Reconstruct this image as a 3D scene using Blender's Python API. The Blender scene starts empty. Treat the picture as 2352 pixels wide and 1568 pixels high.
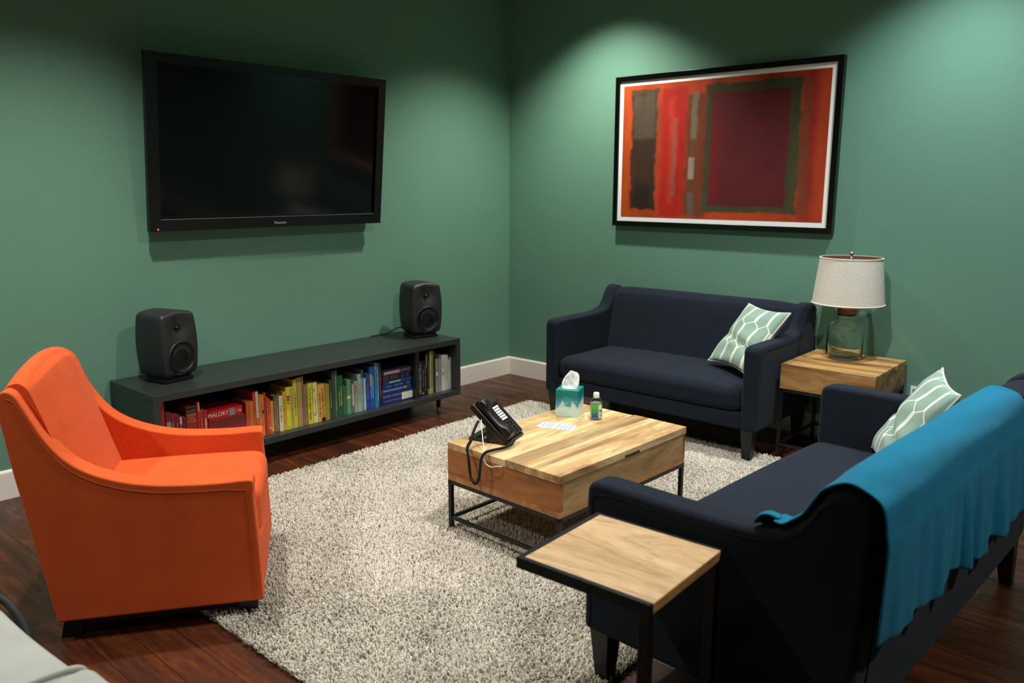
import bpy, bmesh, math, random
import numpy as np
from mathutils import Matrix, Vector

# ------------------------------------------------------------------ camera, light, exposure
sc = bpy.context.scene
COL = sc.collection
yaw, pitch, roll = math.radians(41.7916), math.radians(10.8677), math.radians(0.1586)
fw = Vector((math.cos(pitch) * math.cos(yaw), math.cos(pitch) * math.sin(yaw), -math.sin(pitch)))
rt = Vector((math.sin(yaw), -math.cos(yaw), 0))
up = rt.cross(fw)
rt, up = math.cos(roll) * rt + math.sin(roll) * up, -math.sin(roll) * rt + math.cos(roll) * up
cam_data = bpy.data.cameras.new('camera')
cam = bpy.data.objects.new('camera', cam_data)
COL.objects.link(cam)
cam.matrix_world = Matrix(((rt.x, up.x, -fw.x, -4.791), (rt.y, up.y, -fw.y, -4.314), (rt.z, up.z, -fw.z, 1.5), (0, 0, 0, 1)))
cam_data.sensor_width = 36
cam_data.lens = 1862.907 / 2352 * 36
cam_data.clip_start = 0.05
cam_data.dof.use_dof = True
cam_data.dof.focus_distance = 3.55
cam_data.dof.aperture_fstop = 2.8
sc.camera = cam

sc.view_settings.view_transform = 'Standard'
sc.view_settings.look = 'None'
sc.view_settings.gamma = 1
sc.view_settings.exposure = 0.0
try:
    sc.view_settings.use_curve_mapping = False
except Exception:
    pass
sc.cycles.use_denoising = True
sc.cycles.max_bounces = 14
sc.cycles.transmission_bounces = 12
sc.cycles.sample_clamp_indirect = 6

world = bpy.data.worlds.new('world')
sc.world = world
world.use_nodes = True
world.node_tree.nodes['Background'].inputs['Color'].default_value = (0.6, 0.7, 0.8, 1)
world.node_tree.nodes['Background'].inputs['Strength'].default_value = 0.02

CEIL = 3.05
def spot(name, x, y, w, col=(1, 0.95, 0.88), size=100, blend=0.75, rad=0.045, aim=None):
    l = bpy.data.lights.new(name, 'SPOT')
    l.energy = w; l.color = col; l.spot_size = math.radians(size); l.spot_blend = blend; l.shadow_soft_size = rad
    o = bpy.data.objects.new(name, l)
    COL.objects.link(o)
    o.location = (x, y, CEIL - 0.03)
    if aim:
        d = Vector(aim) - Vector(o.location)
        o.rotation_euler = d.to_track_quat('-Z', 'Y').to_euler()
    return o
spot('downlight_or_fill', -0.62, -1.00, 225, (1, 0.98, 0.88), 112, 0.85)
spot('downlight_or_fill', -0.62, -3.20, 160, (0.86, 0.96, 1.0), 112, 0.85)
spot('downlight_or_fill', -3.40, -1.15, 215, (1, 0.98, 0.90), 112, 0.85)
spot('downlight_or_fill', -2.30, -2.95, 235, (1, 0.98, 0.94), 150, 1.0)
spot('downlight_or_fill', -5.40, -1.30, 190, (1, 0.98, 0.94), 130, 1.0)  # fill spot added out of view to brighten the left wall
spot('downlight_or_fill', -2.2, -5.3, 165, (1, 0.98, 0.94), 150, 1.0)  # unseen spot added at the rear of the room as general fill

# ------------------------------------------------------------------ helpers
def lin(c):
    """sRGB 0-255 triple or hex string to linear"""
    if isinstance(c, str):
        c = tuple(int(c[i:i + 2], 16) for i in (0, 2, 4))
    return tuple((v / 255 / 12.92) if v / 255 <= 0.04045 else ((v / 255 + 0.055) / 1.055) ** 2.4 for v in c)

def tag(o, label=None, cat=None, group=None, kind=None):
    if label: o['label'] = label
    if cat: o['category'] = cat
    if group: o['group'] = group
    if kind: o['kind'] = kind
    return o

def thing(name, label, cat, loc=(0, 0, 0), rotz=0.0, group=None):
    o = bpy.data.objects.new(name, None)
    COL.objects.link(o)
    o.empty_display_size = 0.1
    o.location = loc
    o.rotation_euler = (0, 0, rotz)
    return tag(o, label, cat, group)

def catmull(pts, n=8, closed=False):
    pts = [np.array(p, float) for p in pts]
    out = []
    N = len(pts)
    rng = range(N if closed else N - 1)
    for i in rng:
        p1, p2 = pts[i], pts[(i + 1) % N]
        p0 = pts[i - 1] if (closed or i > 0) else 2 * p1 - p2
        p3 = pts[(i + 2) % N] if (closed or i + 2 < N) else 2 * p2 - p1
        for k in range(n):
            t = k / n
            out.append(0.5 * ((2 * p1) + (-p0 + p2) * t + (2 * p0 - 5 * p1 + 4 * p2 - p3) * t * t + (-p0 + 3 * p1 - 3 * p2 + p3) * t ** 3))
    if not closed:
        out.append(pts[-1])
    return [tuple(float(v) for v in p) for p in out]

class MB:
    def __init__(self):
        self.v = []; self.f = []; self.mi = []; self.cur = 0
    def add(self, vs, fs):
        b = len(self.v)
        self.v += [tuple(map(float, p)) for p in vs]
        self.f += [tuple(b + i for i in f) for f in fs]
        self.mi += [self.cur] * len(fs)
        return b
    def box(self, a, b, fn=None):
        x0, y0, z0 = a; x1, y1, z1 = b
        vs = [(x0, y0, z0), (x1, y0, z0), (x1, y1, z0), (x0, y1, z0), (x0, y0, z1), (x1, y0, z1), (x1, y1, z1), (x0, y1, z1)]
        if fn: vs = [fn(*p) for p in vs]
        self.add(vs, [(0, 3, 2, 1), (4, 5, 6, 7), (0, 1, 5, 4), (1, 2, 6, 5), (2, 3, 7, 6), (3, 0, 4, 7)])
        return self
    def frustum(self, c0, s0, z0, c1, s1, z1):
        """square leg from (centre, half size, z) to another"""
        vs = []
        for c, s, z in ((c0, s0, z0), (c1, s1, z1)):
            sx, sy = s if isinstance(s, tuple) else (s, s)
            vs += [(c[0] - sx, c[1] - sy, z), (c[0] + sx, c[1] - sy, z), (c[0] + sx, c[1] + sy, z), (c[0] - sx, c[1] + sy, z)]
        self.add(vs, [(0, 3, 2, 1), (4, 5, 6, 7), (0, 1, 5, 4), (1, 2, 6, 5), (2, 3, 7, 6), (3, 0, 4, 7)])
        return self
    def prism(self, prof, a, b, axis=0):
        """closed profile extruded along axis; profile gives the two other axes in order"""
        def P(u, v, t):
            return (t, u, v) if axis == 0 else (u, t, v) if axis == 1 else (u, v, t)
        n = len(prof)
        vs = [P(u, v, a) for u, v in prof] + [P(u, v, b) for u, v in prof]
        fs = [(i, (i + 1) % n, n + (i + 1) % n, n + i) for i in range(n)]
        fs += [tuple(range(n - 1, -1, -1)), tuple(range(n, 2 * n))]
        self.add(vs, fs)
        return self
    def loft(self, rings, closed=True, caps=True):
        n = len(rings[0])
        vs = [p for r in rings for p in r]
        fs = []
        for i in range(len(rings) - 1):
            for j in range(n if closed else n - 1):
                k = (j + 1) % n
                fs.append((i * n + j, i * n + k, (i + 1) * n + k, (i + 1) * n + j))
        if caps and closed:
            fs.append(tuple(range(n - 1, -1, -1)))
            m = (len(rings) - 1) * n
            fs.append(tuple(m + j for j in range(n)))
        self.add(vs, fs)
        return self
    def grid(self, fn, nu, nv):
        vs = [fn(i / nu, j / nv) for i in range(nu + 1) for j in range(nv + 1)]
        fs = [(i * (nv + 1) + j, (i + 1) * (nv + 1) + j, (i + 1) * (nv + 1) + j + 1, i * (nv + 1) + j + 1) for i in range(nu) for j in range(nv)]
        self.add(vs, fs)
        return self
    def tube(self, pts, r, n=8, closed=False):
        P = [np.array(p, float) for p in pts]
        N = len(P)
        T = []
        for i in range(N):
            a = P[i - 1] if (closed or i > 0) else P[i]
            b = P[(i + 1) % N] if (closed or i < N - 1) else P[i]
            d = b - a
            T.append(d / (np.linalg.norm(d) + 1e-12))
        ref = np.array([0, 0, 1.0]) if abs(T[0][2]) < 0.9 else np.array([1.0, 0, 0])
        u = np.cross(T[0], ref); u /= np.linalg.norm(u)
        rings = []
        for i in range(N):
            u = u - T[i] * (u @ T[i]); u /= np.linalg.norm(u) + 1e-12
            w = np.cross(T[i], u)
            rr = r[i] if hasattr(r, '__len__') else r
            rings.append([tuple(P[i] + rr * (math.cos(2 * math.pi * k / n) * u + math.sin(2 * math.pi * k / n) * w)) for k in range(n)])
        if closed:
            rings.append(rings[0])
        self.loft(rings, True, not closed)
        return self
    def lathe(self, prof, c=(0, 0, 0), n=40, caps=False):
        rings = [[(c[0] + r * math.cos(2 * math.pi * k / n), c[1] + r * math.sin(2 * math.pi * k / n), c[2] + z) for k in range(n)] for r, z in prof]
        self.loft(rings, True, caps)
        return self
    def rbox(self, a, b, r, seg=5, inner=6, fn=None):
        """rounded box between corners a and b"""
        a = np.array(a, float); b = np.array(b, float)
        c = (a + b) / 2; h = (b - a) / 2
        r = min(r, *(h * 0.999))
        def samples(hh):
            e = [hh - r + r * math.tan(math.pi / 4 * k / seg) for k in range(seg + 1)]
            mid = list(np.linspace(-(hh - r), hh - r, inner + 1))[1:-1]
            return [-x for x in reversed(e)] + mid + e
        S = [samples(hh) for hh in h]
        core = h - r
        def put(p):
            p = np.array(p); q = np.clip(p, -core, core); d = p - q; l = np.linalg.norm(d)
            p = q + d * (r / l) if l > 1e-9 else p
            p = p + c
            return fn(*p) if fn else tuple(p)
        for ax in range(3):
            u, v = (ax + 1) % 3, (ax + 2) % 3
            for s in (-1, 1):
                vs = []
                for x in S[u]:
                    for y in S[v]:
                        p = [0, 0, 0]; p[ax] = s * h[ax]; p[u] = x; p[v] = y
                        vs.append(put(p))
                m = len(S[v])
                fs = []
                for i in range(len(S[u]) - 1):
                    for j in range(m - 1):
                        q = (i * m + j, (i + 1) * m + j, (i + 1) * m + j + 1, i * m + j + 1)
                        fs.append(q if s > 0 else q[::-1])
                self.add(vs, fs)
        return self
    def build(self, name, mat, parent=None, smooth=True, bevel=0, seg=3, angle=62, merge=False):
        me = bpy.data.meshes.new(name)
        me.from_pydata(self.v, [], self.f)
        if merge:
            bm = bmesh.new(); bm.from_mesh(me)
            bmesh.ops.remove_doubles(bm, verts=bm.verts, dist=1e-5)
            bm.to_mesh(me); bm.free()
        for m in (mat if isinstance(mat, (list, tuple)) else [mat]):
            me.materials.append(m)
        if isinstance(mat, (list, tuple)) and not merge:
            me.polygons.foreach_set('material_index', self.mi)
        bm = bmesh.new(); bm.from_mesh(me)
        bmesh.ops.recalc_face_normals(bm, faces=bm.faces)
        bm.to_mesh(me); bm.free()
        if smooth:
            me.polygons.foreach_set('use_smooth', [True] * len(me.polygons))
            me.set_sharp_from_angle(angle=math.radians(angle))
        me.update()
        o = bpy.data.objects.new(name, me)
        COL.objects.link(o)
        if parent is not None:
            o.parent = parent
        if bevel:
            md = o.modifiers.new('edge', 'BEVEL')
            md.width = bevel; md.segments = seg; md.limit_method = 'ANGLE'; md.angle_limit = math.radians(38)
            md.harden_normals = True
        return o

def text_mesh(name, body, size, mat, parent, loc, rot, depth=0.0004, align='CENTER', sx=1.0, bold=False):
    cu = bpy.data.curves.new(name, 'FONT')
    cu.body = body; cu.size = size; cu.align_x = align; cu.align_y = 'CENTER'; cu.extrude = depth
    cu.resolution_u = 3
    if bold: cu.offset = size * 0.015
    tmp = bpy.data.objects.new(name + '_tmp', cu)
    COL.objects.link(tmp)
    dg = bpy.context.evaluated_depsgraph_get()
    me = bpy.data.meshes.new_from_object(tmp.evaluated_get(dg))
    bpy.data.objects.remove(tmp); bpy.data.curves.remove(cu)
    me.name = name
    me.materials.clear(); me.materials.append(mat)
    o = bpy.data.objects.new(name, me)
    COL.objects.link(o)
    o.parent = parent; o.location = loc; o.rotation_euler = rot; o.scale = (sx, 1, 1)
    return o

# ------------------------------------------------------------------ materials
class NT:
    def __init__(self, name):
        self.m = bpy.data.materials.new(name)
        self.m.use_nodes = True
        self.t = self.m.node_tree
        self.b = self.t.nodes['Principled BSDF']
    def n(self, typ, **kw):
        nd = self.t.nodes.new(typ)
        for k, v in kw.items():
            if k.startswith('i_'):
                key = k[2:]
                key = int(key) if key.isdigit() else key.replace('_', ' ')
                self.set(nd.inputs[key], v)
            else:
                setattr(nd, k, v)
        return nd
    def set(self, sock, v):
        if hasattr(v, 'is_output') or isinstance(v, bpy.types.NodeSocket):
            self.t.links.new(v, sock)
        elif isinstance(v, (tuple, list)) and len(v) == 3 and sock.type == 'RGBA':
            sock.default_value = (*v, 1)
        else:
            sock.default_value = v
    def math(self, op, a, b=None, c=None):
        nd = self.t.nodes.new('ShaderNodeMath'); nd.operation = op
        self.set(nd.inputs[0], a)
        if b is not None: self.set(nd.inputs[1], b)
        if c is not None: self.set(nd.inputs[2], c)
        return nd.outputs[0]
    def mix(self, fac, a, b, blend='MIX'):
        nd = self.t.nodes.new('ShaderNodeMix'); nd.data_type = 'RGBA'; nd.blend_type = blend
        self.set(nd.inputs[0], fac); self.set(nd.inputs[6], a); self.set(nd.inputs[7], b)
        return nd.outputs[2]
    def coord(self, kind='Object'):
        return self.t.nodes.new('ShaderNodeTexCoord').outputs[kind]
    def xyz(self, vec):
        nd = self.t.nodes.new('ShaderNodeSeparateXYZ'); self.set(nd.inputs[0], vec); return nd.outputs
    def vec(self, x, y, z):
        nd = self.t.nodes.new('ShaderNodeCombineXYZ')
        for i, v in enumerate((x, y, z)): self.set(nd.inputs[i], v)
        return nd.outputs[0]
    def noise(self, vec, scale, detail=3, rough=0.5, dist=0.0):
        nd = self.n('ShaderNodeTexNoise')
        self.set(nd.inputs['Vector'], vec); nd.inputs['Scale'].default_value = scale; nd.inputs['Detail'].default_value = detail
        nd.inputs['Roughness'].default_value = rough; nd.inputs['Distortion'].default_value = dist
        return nd.outputs['Fac']
    def ramp(self, fac, stops, interp='LINEAR'):
        nd = self.t.nodes.new('ShaderNodeValToRGB'); self.set(nd.inputs[0], fac)
        nd.color_ramp.interpolation = interp
        e = nd.color_ramp.elements
        while len(e) > 1: e.remove(e[-1])
        for i, (p, c) in enumerate(stops):
            el = e[0] if i == 0 else e.new(p)
            el.position = p
            el.color = (*c, 1) if not isinstance(c, (int, float)) else (c, c, c, 1)
        return nd.outputs[0]
    def bump(self, h, strength=0.3, dist=0.002):
        nd = self.n('ShaderNodeBump'); self.set(nd.inputs['Height'], h)
        nd.inputs['Strength'].default_value = strength; nd.inputs['Distance'].default_value = dist
        self.t.links.new(nd.outputs[0], self.b.inputs['Normal'])
    def fin(self, color=None, rough=0.5, metal=0.0, spec=None, **kw):
        if color is not None: self.set(self.b.inputs['Base Color'], color)
        self.set(self.b.inputs['Roughness'], rough)
        self.b.inputs['Metallic'].default_value = metal
        if spec is not None: self.b.inputs['Specular IOR Level'].default_value = spec
        for k, v in kw.items(): self.set(self.b.inputs[k.replace('_', ' ')], v)
        return self.m

def plain(name, col, rough=0.5, metal=0.0, spec=None, var=0.08, scale=60, **kw):
    t = NT(name)
    c = lin(col)
    n = t.noise(t.coord(), scale, 2)
    col_s = t.mix(n, tuple(v * (1 - var) for v in c), tuple(min(1, v * (1 + var)) for v in c))
    return t.fin(col_s, rough, metal, spec, **kw)

def fabric(name, col, weave=900, var=0.35, rough=0.9, sheen=0.2, bump=0.25, streak=False):
    t = NT(name)
    co = t.coord()
    c = lin(col)
    n1 = t.noise(co, weave, 2, 0.6)
    n2 = t.noise(co, 9, 3)
    f = t.ramp(n1, [(0.3, 1 - var), (0.7, 1 + var)])
    g = t.ramp(n2, [(0.25, 0.92), (0.75, 1.08)])
    col_s = t.mix(1.0, t.mix(1.0, c, f, 'MULTIPLY'), g, 'MULTIPLY')
    t.bump(n1, bump, 0.0012)
    return t.fin(col_s, rough, 0, 0.25, Sheen_Weight=sheen, Sheen_Roughness=0.5)

def wood(name, cols, grain=0, across=1, plank=0.0, fine=1.0, rough=0.45, tone=0.5, seed=0.0, knots=True, tones=None):
    """cols dark, mid, light; grain = axis of the grain; planks side by side along 'across'"""
    t = NT(name)
    co = t.coord()
    s = t.xyz(co)
    ax = [s[0], s[1], s[2]]
    off = 0.0
    pl = None
    if plank:
        pid = t.math('FLOOR', t.math('DIVIDE', t.math('ADD', ax[across], seed), plank))
        wn = t.n('ShaderNodeTexWhiteNoise', noise_dimensions='1D'); t.set(wn.inputs['W'], t.math('ADD', pid, seed * 7 + 0.37))
        pl = wn.outputs['Value']
        off = t.math('MULTIPLY', pl, 13.7)
    tn = None
    if tones:
        sh = t.math('ADD', ax[across], 0.5)
        tn = t.ramp(sh, tones, 'CONSTANT')
        off = t.math('MULTIPLY', tn, 17.3)
    comp = []
    for i in range(3):
        v = t.math('MULTIPLY', ax[i], 0.16 if i == grain else 1.0)
        if (plank or tones) and i == grain: v = t.math('ADD', v, off)
        comp.append(t.math('ADD', v, seed))
    vec = t.vec(*comp)
    big = t.noise(vec, 7.0, 3, 0.55, 1.2)
    rings = t.math('FRACT', t.math('MULTIPLY', big, 9.0))
    rings = t.math('ABSOLUTE', t.math('SUBTRACT', rings, 0.5))
    fin_ = t.noise(vec, 130 * fine, 3, 0.6)
    base = t.ramp(big, [(0.3, lin(cols[0])), (0.48, lin(cols[1])), (0.66, lin(cols[2]))])
    base = t.mix(1.0, base, t.ramp(rings, [(0.0, 0.80), (0.25, 1.04), (0.5, 1.0)]), 'MULTIPLY')
    base = t.mix(1.0, base, t.ramp(fin_, [(0.3, 0.84), (0.65, 1.06)]), 'MULTIPLY')
    if tn is not None:
        base = t.mix(1.0, base, tn, 'MULTIPLY')
    if pl is not None:
        base = t.mix(1.0, base, t.ramp(pl, [(0.0, (1 - tone, 1 - tone * 1.1, 1 - tone * 1.2)), (0.5, (1.0, 1.0, 1.0)), (1.0, (1 + tone * 0.25, 1 + tone * 0.22, 1 + tone * 0.1))]), 'MULTIPLY')
        fr = t.math('FRACT', t.math('DIVIDE', t.math('ADD', ax[across], seed), plank))
        e = t.math('MINIMUM', fr, t.math('SUBTRACT', 1.0, fr))
        base = t.mix(t.ramp(e, [(0.0, 0.55), (0.012, 0.0)]), base, lin(cols[0]))
    if knots:
        kn = t.noise(vec, 3.2, 1, 0.4, 0.6)
        base = t.mix(t.ramp(kn, [(0.68, 0.0), (0.76, 0.5)]), base, tuple(0.55 * v for v in lin(cols[0])))
    t.bump(fin_, 0.08, 0.001)
    return t.fin(base, rough, 0, 0.4)

M = {}
# wall paint with a fine orange-peel texture
t = NT('green_wall_paint')
co = t.coord()
n = t.noise(co, 230, 2, 0.6); n2 = t.noise(co, 2.2, 2)
t.bump(n, 0.35, 0.003)
M['wall'] = t.fin(t.mix(n2, lin((98, 140, 120)), lin((103, 145, 124))), 0.62, 0, 0.35)
M['ceiling'] = plain('white_ceiling_paint', (225, 225, 220), 0.9, var=0.02)
M['trim'] = plain('white_trim_paint', (236, 228, 216), 0.5, var=0.02)

# floor boards run along y
t = NT('dark_red_floor_boards')
co = t.coord(); s = t.xyz(co)
PWID = 0.118
pid = t.math('FLOOR', t.math('DIVIDE', s[0], PWID))
wn = t.n('ShaderNodeTexWhiteNoise', noise_dimensions='1D'); t.set(wn.inputs['W'], pid)
yy = t.math('ADD', s[1], t.math('MULTIPLY', wn.outputs['Value'], 3.0))
lid = t.math('FLOOR', t.math('DIVIDE', yy, 1.1))
wn2 = t.n('ShaderNodeTexWhiteNoise', noise_dimensions='2D'); t.set(wn2.inputs['Vector'], t.vec(pid, lid, 0.0))
tone = wn2.outputs['Value']
vec = t.vec(t.math('ADD', s[0], t.math('MULTIPLY', tone, 9.0)), t.math('MULTIPLY', yy, 0.12), t.math('MULTIPLY', tone, 5.0))
g1 = t.noise(vec, 22, 4, 0.6, 0.8); g2 = t.noise(vec, 160, 2, 0.6)
c = t.ramp(g1, [(0.28, lin((44, 20, 11))), (0.5, lin((76, 37, 19))), (0.72, lin((112, 57, 29)))])
c = t.mix(1.0, c, t.ramp(g2, [(0.3, 0.78), (0.7, 1.1)]), 'MULTIPLY')
c = t.mix(1.0, c, t.ramp(tone, [(0.0, 0.62), (1.0, 1.22)]), 'MULTIPLY')
fr = t.math('FRACT', t.math('DIVIDE', s[0], PWID)); e = t.math('MINIMUM', fr, t.math('SUBTRACT', 1.0, fr))
fy = t.math('FRACT', t.math('DIVIDE', yy, 1.1)); ey = t.math('MULTIPLY', t.math('MINIMUM', fy, t.math('SUBTRACT', 1.0, fy)), 9.0)
em = t.math('MINIMUM', e, ey)
c = t.mix(t.ramp(em, [(0.0, 1.0), (0.022, 0.0)]), c, lin((20, 8, 5)))
t.bump(t.ramp(em, [(0.0, 0.0), (0.03, 1.0)]), 0.3, 0.002)
M['floor'] = t.fin(c, t.ramp(g1, [(0.3, 0.42), (0.7, 0.30)]), 0, 0.4)

M['navy'] = fabric('navy_upholstery', (21, 29, 41), 380, 0.75, 0.95, 0.03)
M['navy_dark'] = plain('navy_piping', (13, 16, 26), 0.9, var=0.1)
M['orange'] = fabric('orange_upholstery', (217, 89, 37), 420, 0.26, 0.9, 0.04)
M['orange_pipe'] = plain('orange_piping', (196, 80, 34), 0.9, var=0.1)
M['throw'] = fabric('blue_knit_throw', (10, 110, 142), 420, 0.24, 0.95, 0.04)
M['grey_cloth'] = fabric('pale_grey_canvas', (168, 170, 163), 500, 0.07, 0.95, 0.1)
M['grey_seam'] = plain('grey_seam', (170, 172, 165), 0.9)
M['black_leg'] = plain('black_wood_leg', (6, 6, 7), 0.45, var=0.15)
M['black_metal'] = plain('black_metal', (22, 24, 25), 0.45, 0.3, var=0.15)
M['black_plastic'] = plain('black_plastic', (12, 12, 13), 0.38, var=0.08)
M['black_gloss'] = plain('black_gloss', (7, 7, 8), 0.18, var=0.05)
M['charcoal'] = plain('charcoal_veneer', (40, 44, 43), 0.42, var=0.18, scale=35)
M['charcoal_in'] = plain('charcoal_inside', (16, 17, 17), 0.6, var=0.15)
M['speaker'] = plain('dark_grey_enamel', (33, 33, 34), 0.5, var=0.1, scale=300)
M['speaker_black'] = plain('speaker_grille', (6, 6, 7), 0.42, 0.2)
M['rubber'] = plain('rubber', (9, 9, 10), 0.7)
M['white_plastic'] = plain('white_plastic', (232, 232, 226), 0.4, var=0.02)
M['white_paper'] = plain('white_paper', (240, 240, 236), 0.8, var=0.02)
M['tissue'] = plain('tissue_paper', (246, 246, 244), 0.95, var=0.02, Subsurface_Weight=0.0)
M['silver'] = plain('brushed_nickel', (190, 185, 172), 0.3, 0.9)
M['grey_text'] = plain('silver_print', (170, 172, 172), 0.5)
M['dim_text'] = plain('grey_print', (120, 122, 124), 0.5)
M['cork'] = plain('cork', (126, 74, 40), 0.9, var=0.3, scale=180)
M['pages'] = plain('book_pages', (150, 132, 104), 0.9, var=0.2, scale=250)
M['mango'] = wood('mango_wood_top', ((156, 114, 70), (206, 168, 114), (230, 202, 152)), 0, 1, 0, seed=1.7, tones=[(0.0, 0.9), (0.47, 1.04), (0.545, 0.93), (0.60, 1.08), (0.665, 0.86), (0.72, 0.98), (0.775, 0.9)])
M['mango_lid'] = wood('mango_wood_lid', ((150, 108, 66), (202, 162, 110), (228, 198, 148)), 0, 1, 0, seed=12.6, tones=[(0.0, 0.90), (0.225, 1.0), (0.30, 0.84), (0.335, 1.06), (0.382, 0.64), (0.48, 0.8)])
M['mango_end'] = wood('mango_wood_end', ((108, 60, 28), (152, 92, 46), (180, 118, 64)), 1, 2, 0, seed=4.1)
M['mango_side'] = wood('mango_wood_side', ((122, 88, 54), (162, 124, 80), (190, 152, 104)), 0, 2, 0, seed=8.3)
M['mango_rim'] = wood('mango_wood_strip', ((140, 92, 50), (176, 122, 68), (200, 146, 88)), 0, 2, 0, seed=2.9, knots=False)
M['acacia'] = wood('lamp_table_wood_top', ((118, 74, 38), (190, 142, 84), (222, 184, 124)), 1, 0, 0.09, tone=0.34, seed=3.3)
M['acacia_side'] = wood('lamp_table_wood_side', ((88, 52, 26), (160, 112, 62), (192, 146, 90)), 1, 2, 0, seed=6.2, fine=0.7)
M['oak'] = wood('pale_oak', ((184, 148, 106), (202, 168, 124), (216, 184, 142)), 1, 0, 0, tone=0.1, seed=5.0, knots=False)
M['oak_edge'] = wood('pale_oak_edge', ((164, 112, 64), (186, 134, 80), (200, 148, 92)), 0, 2, 0, seed=5.5, knots=False)

t = NT('linen_lampshade'); co = t.coord()
s = t.xyz(co)
n = t.noise(t.vec(t.math('MULTIPLY', s[0], 0.4), t.math('MULTIPLY', s[1], 0.4), t.math('MULTIPLY', s[2], 3.0)), 140, 3, 0.6)
t.bump(n, 0.2, 0.001)
M['linen'] = t.fin(t.ramp(n, [(0.3, lin((204, 196, 182))), (0.7, lin((230, 224, 212)))]), 0.9, 0, 0.2)
M['linen_in'] = plain('lampshade_lining', (128, 84, 58), 0.9)

t = NT('clear_glass')
M['glass'] = t.fin((0.95, 0.99, 0.95), 0.02, 0, 0.5, Transmission_Weight=1.0, IOR=1.45)
t = NT('clear_plastic')
M['clear'] = t.fin((0.97, 0.98, 0.98), 0.06, 0, 0.5, Transmission_Weight=1.0, IOR=1.12)
t = NT('clear_gel')
M['gel'] = t.fin(lin((226, 238, 230)), 0.3, 0, 0.5, Transmission_Weight=0.35, IOR=1.1)
t = NT('standby_light')
M['led'] = t.fin(lin((255, 30, 30)), 0.4, Emission_Color=(1, 0.03, 0.03, 1), Emission_Strength=5.0)
t = NT('television_screen')
M['screen'] = t.fin(lin((8, 9, 12)), 0.12, 0, 0.35)

# ------------------------------------------------------------------ room
XW, YW = -6.6, -6.6
def struct(name, mb, m, parent=None, **kw):
    o = mb.build(name, m, parent, smooth=False, **kw)
    if parent is None: o['kind'] = 'structure'
    return o
struct('floor', MB().box((XW, YW, -0.05), (0.1, 0.1, 0)), M['floor'])
struct('ceiling', MB().box((XW, YW, CEIL), (0.1, 0.1, CEIL + 0.05)), M['ceiling'])
struct('wall_left', MB().box((XW - 0.1, 0, -0.05), (0.1, 0.1, CEIL)), M['wall'])
struct('wall_right', MB().box((0, YW, -0.05), (0.1, 0, CEIL)), M['wall'])
struct('wall_rear', MB().box((XW - 0.1, YW - 0.1, -0.05), (0.1, YW, CEIL)), M['wall'])
struct('wall_side', MB().box((XW - 0.1, YW, -0.05), (XW, 0, CEIL)), M['wall'])
def baseb(name, prof_axis):
    pr = [(0, 0), (0.014, 0), (0.014, 0.13), (0.011, 0.137), (0.004, 0.1423), (0, 0.1423)]
    if prof_axis == 'x':
        return MB().prism([(-a, b) for a, b in pr], XW, -0.0, 0)
    return MB().prism([(-a, b) for a, b in pr], YW, -0.0, 1)
struct('baseboard_left', baseb('l', 'x'), M['trim'])
struct('baseboard_right', baseb('r', 'y'), M['trim'])

# wall outlet behind the pale cushion
o = thing('power_outlet', 'white wall outlet low on the green wall beside the lamp table', 'outlet', (-0.001, -3.085, 0.345))
pl = MB().rbox((-0.008, -0.05, -0.06), (0.0, 0.05, 0.06), 0.003, 2, 1).build('cover_plate', M['white_plastic'], o)
MB().box((-0.0095, -0.036, -0.045), (-0.008, 0.036, 0.045)).build('socket', plain('outlet_grey', (96, 98, 94), 0.5), o, bevel=0.001)

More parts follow.
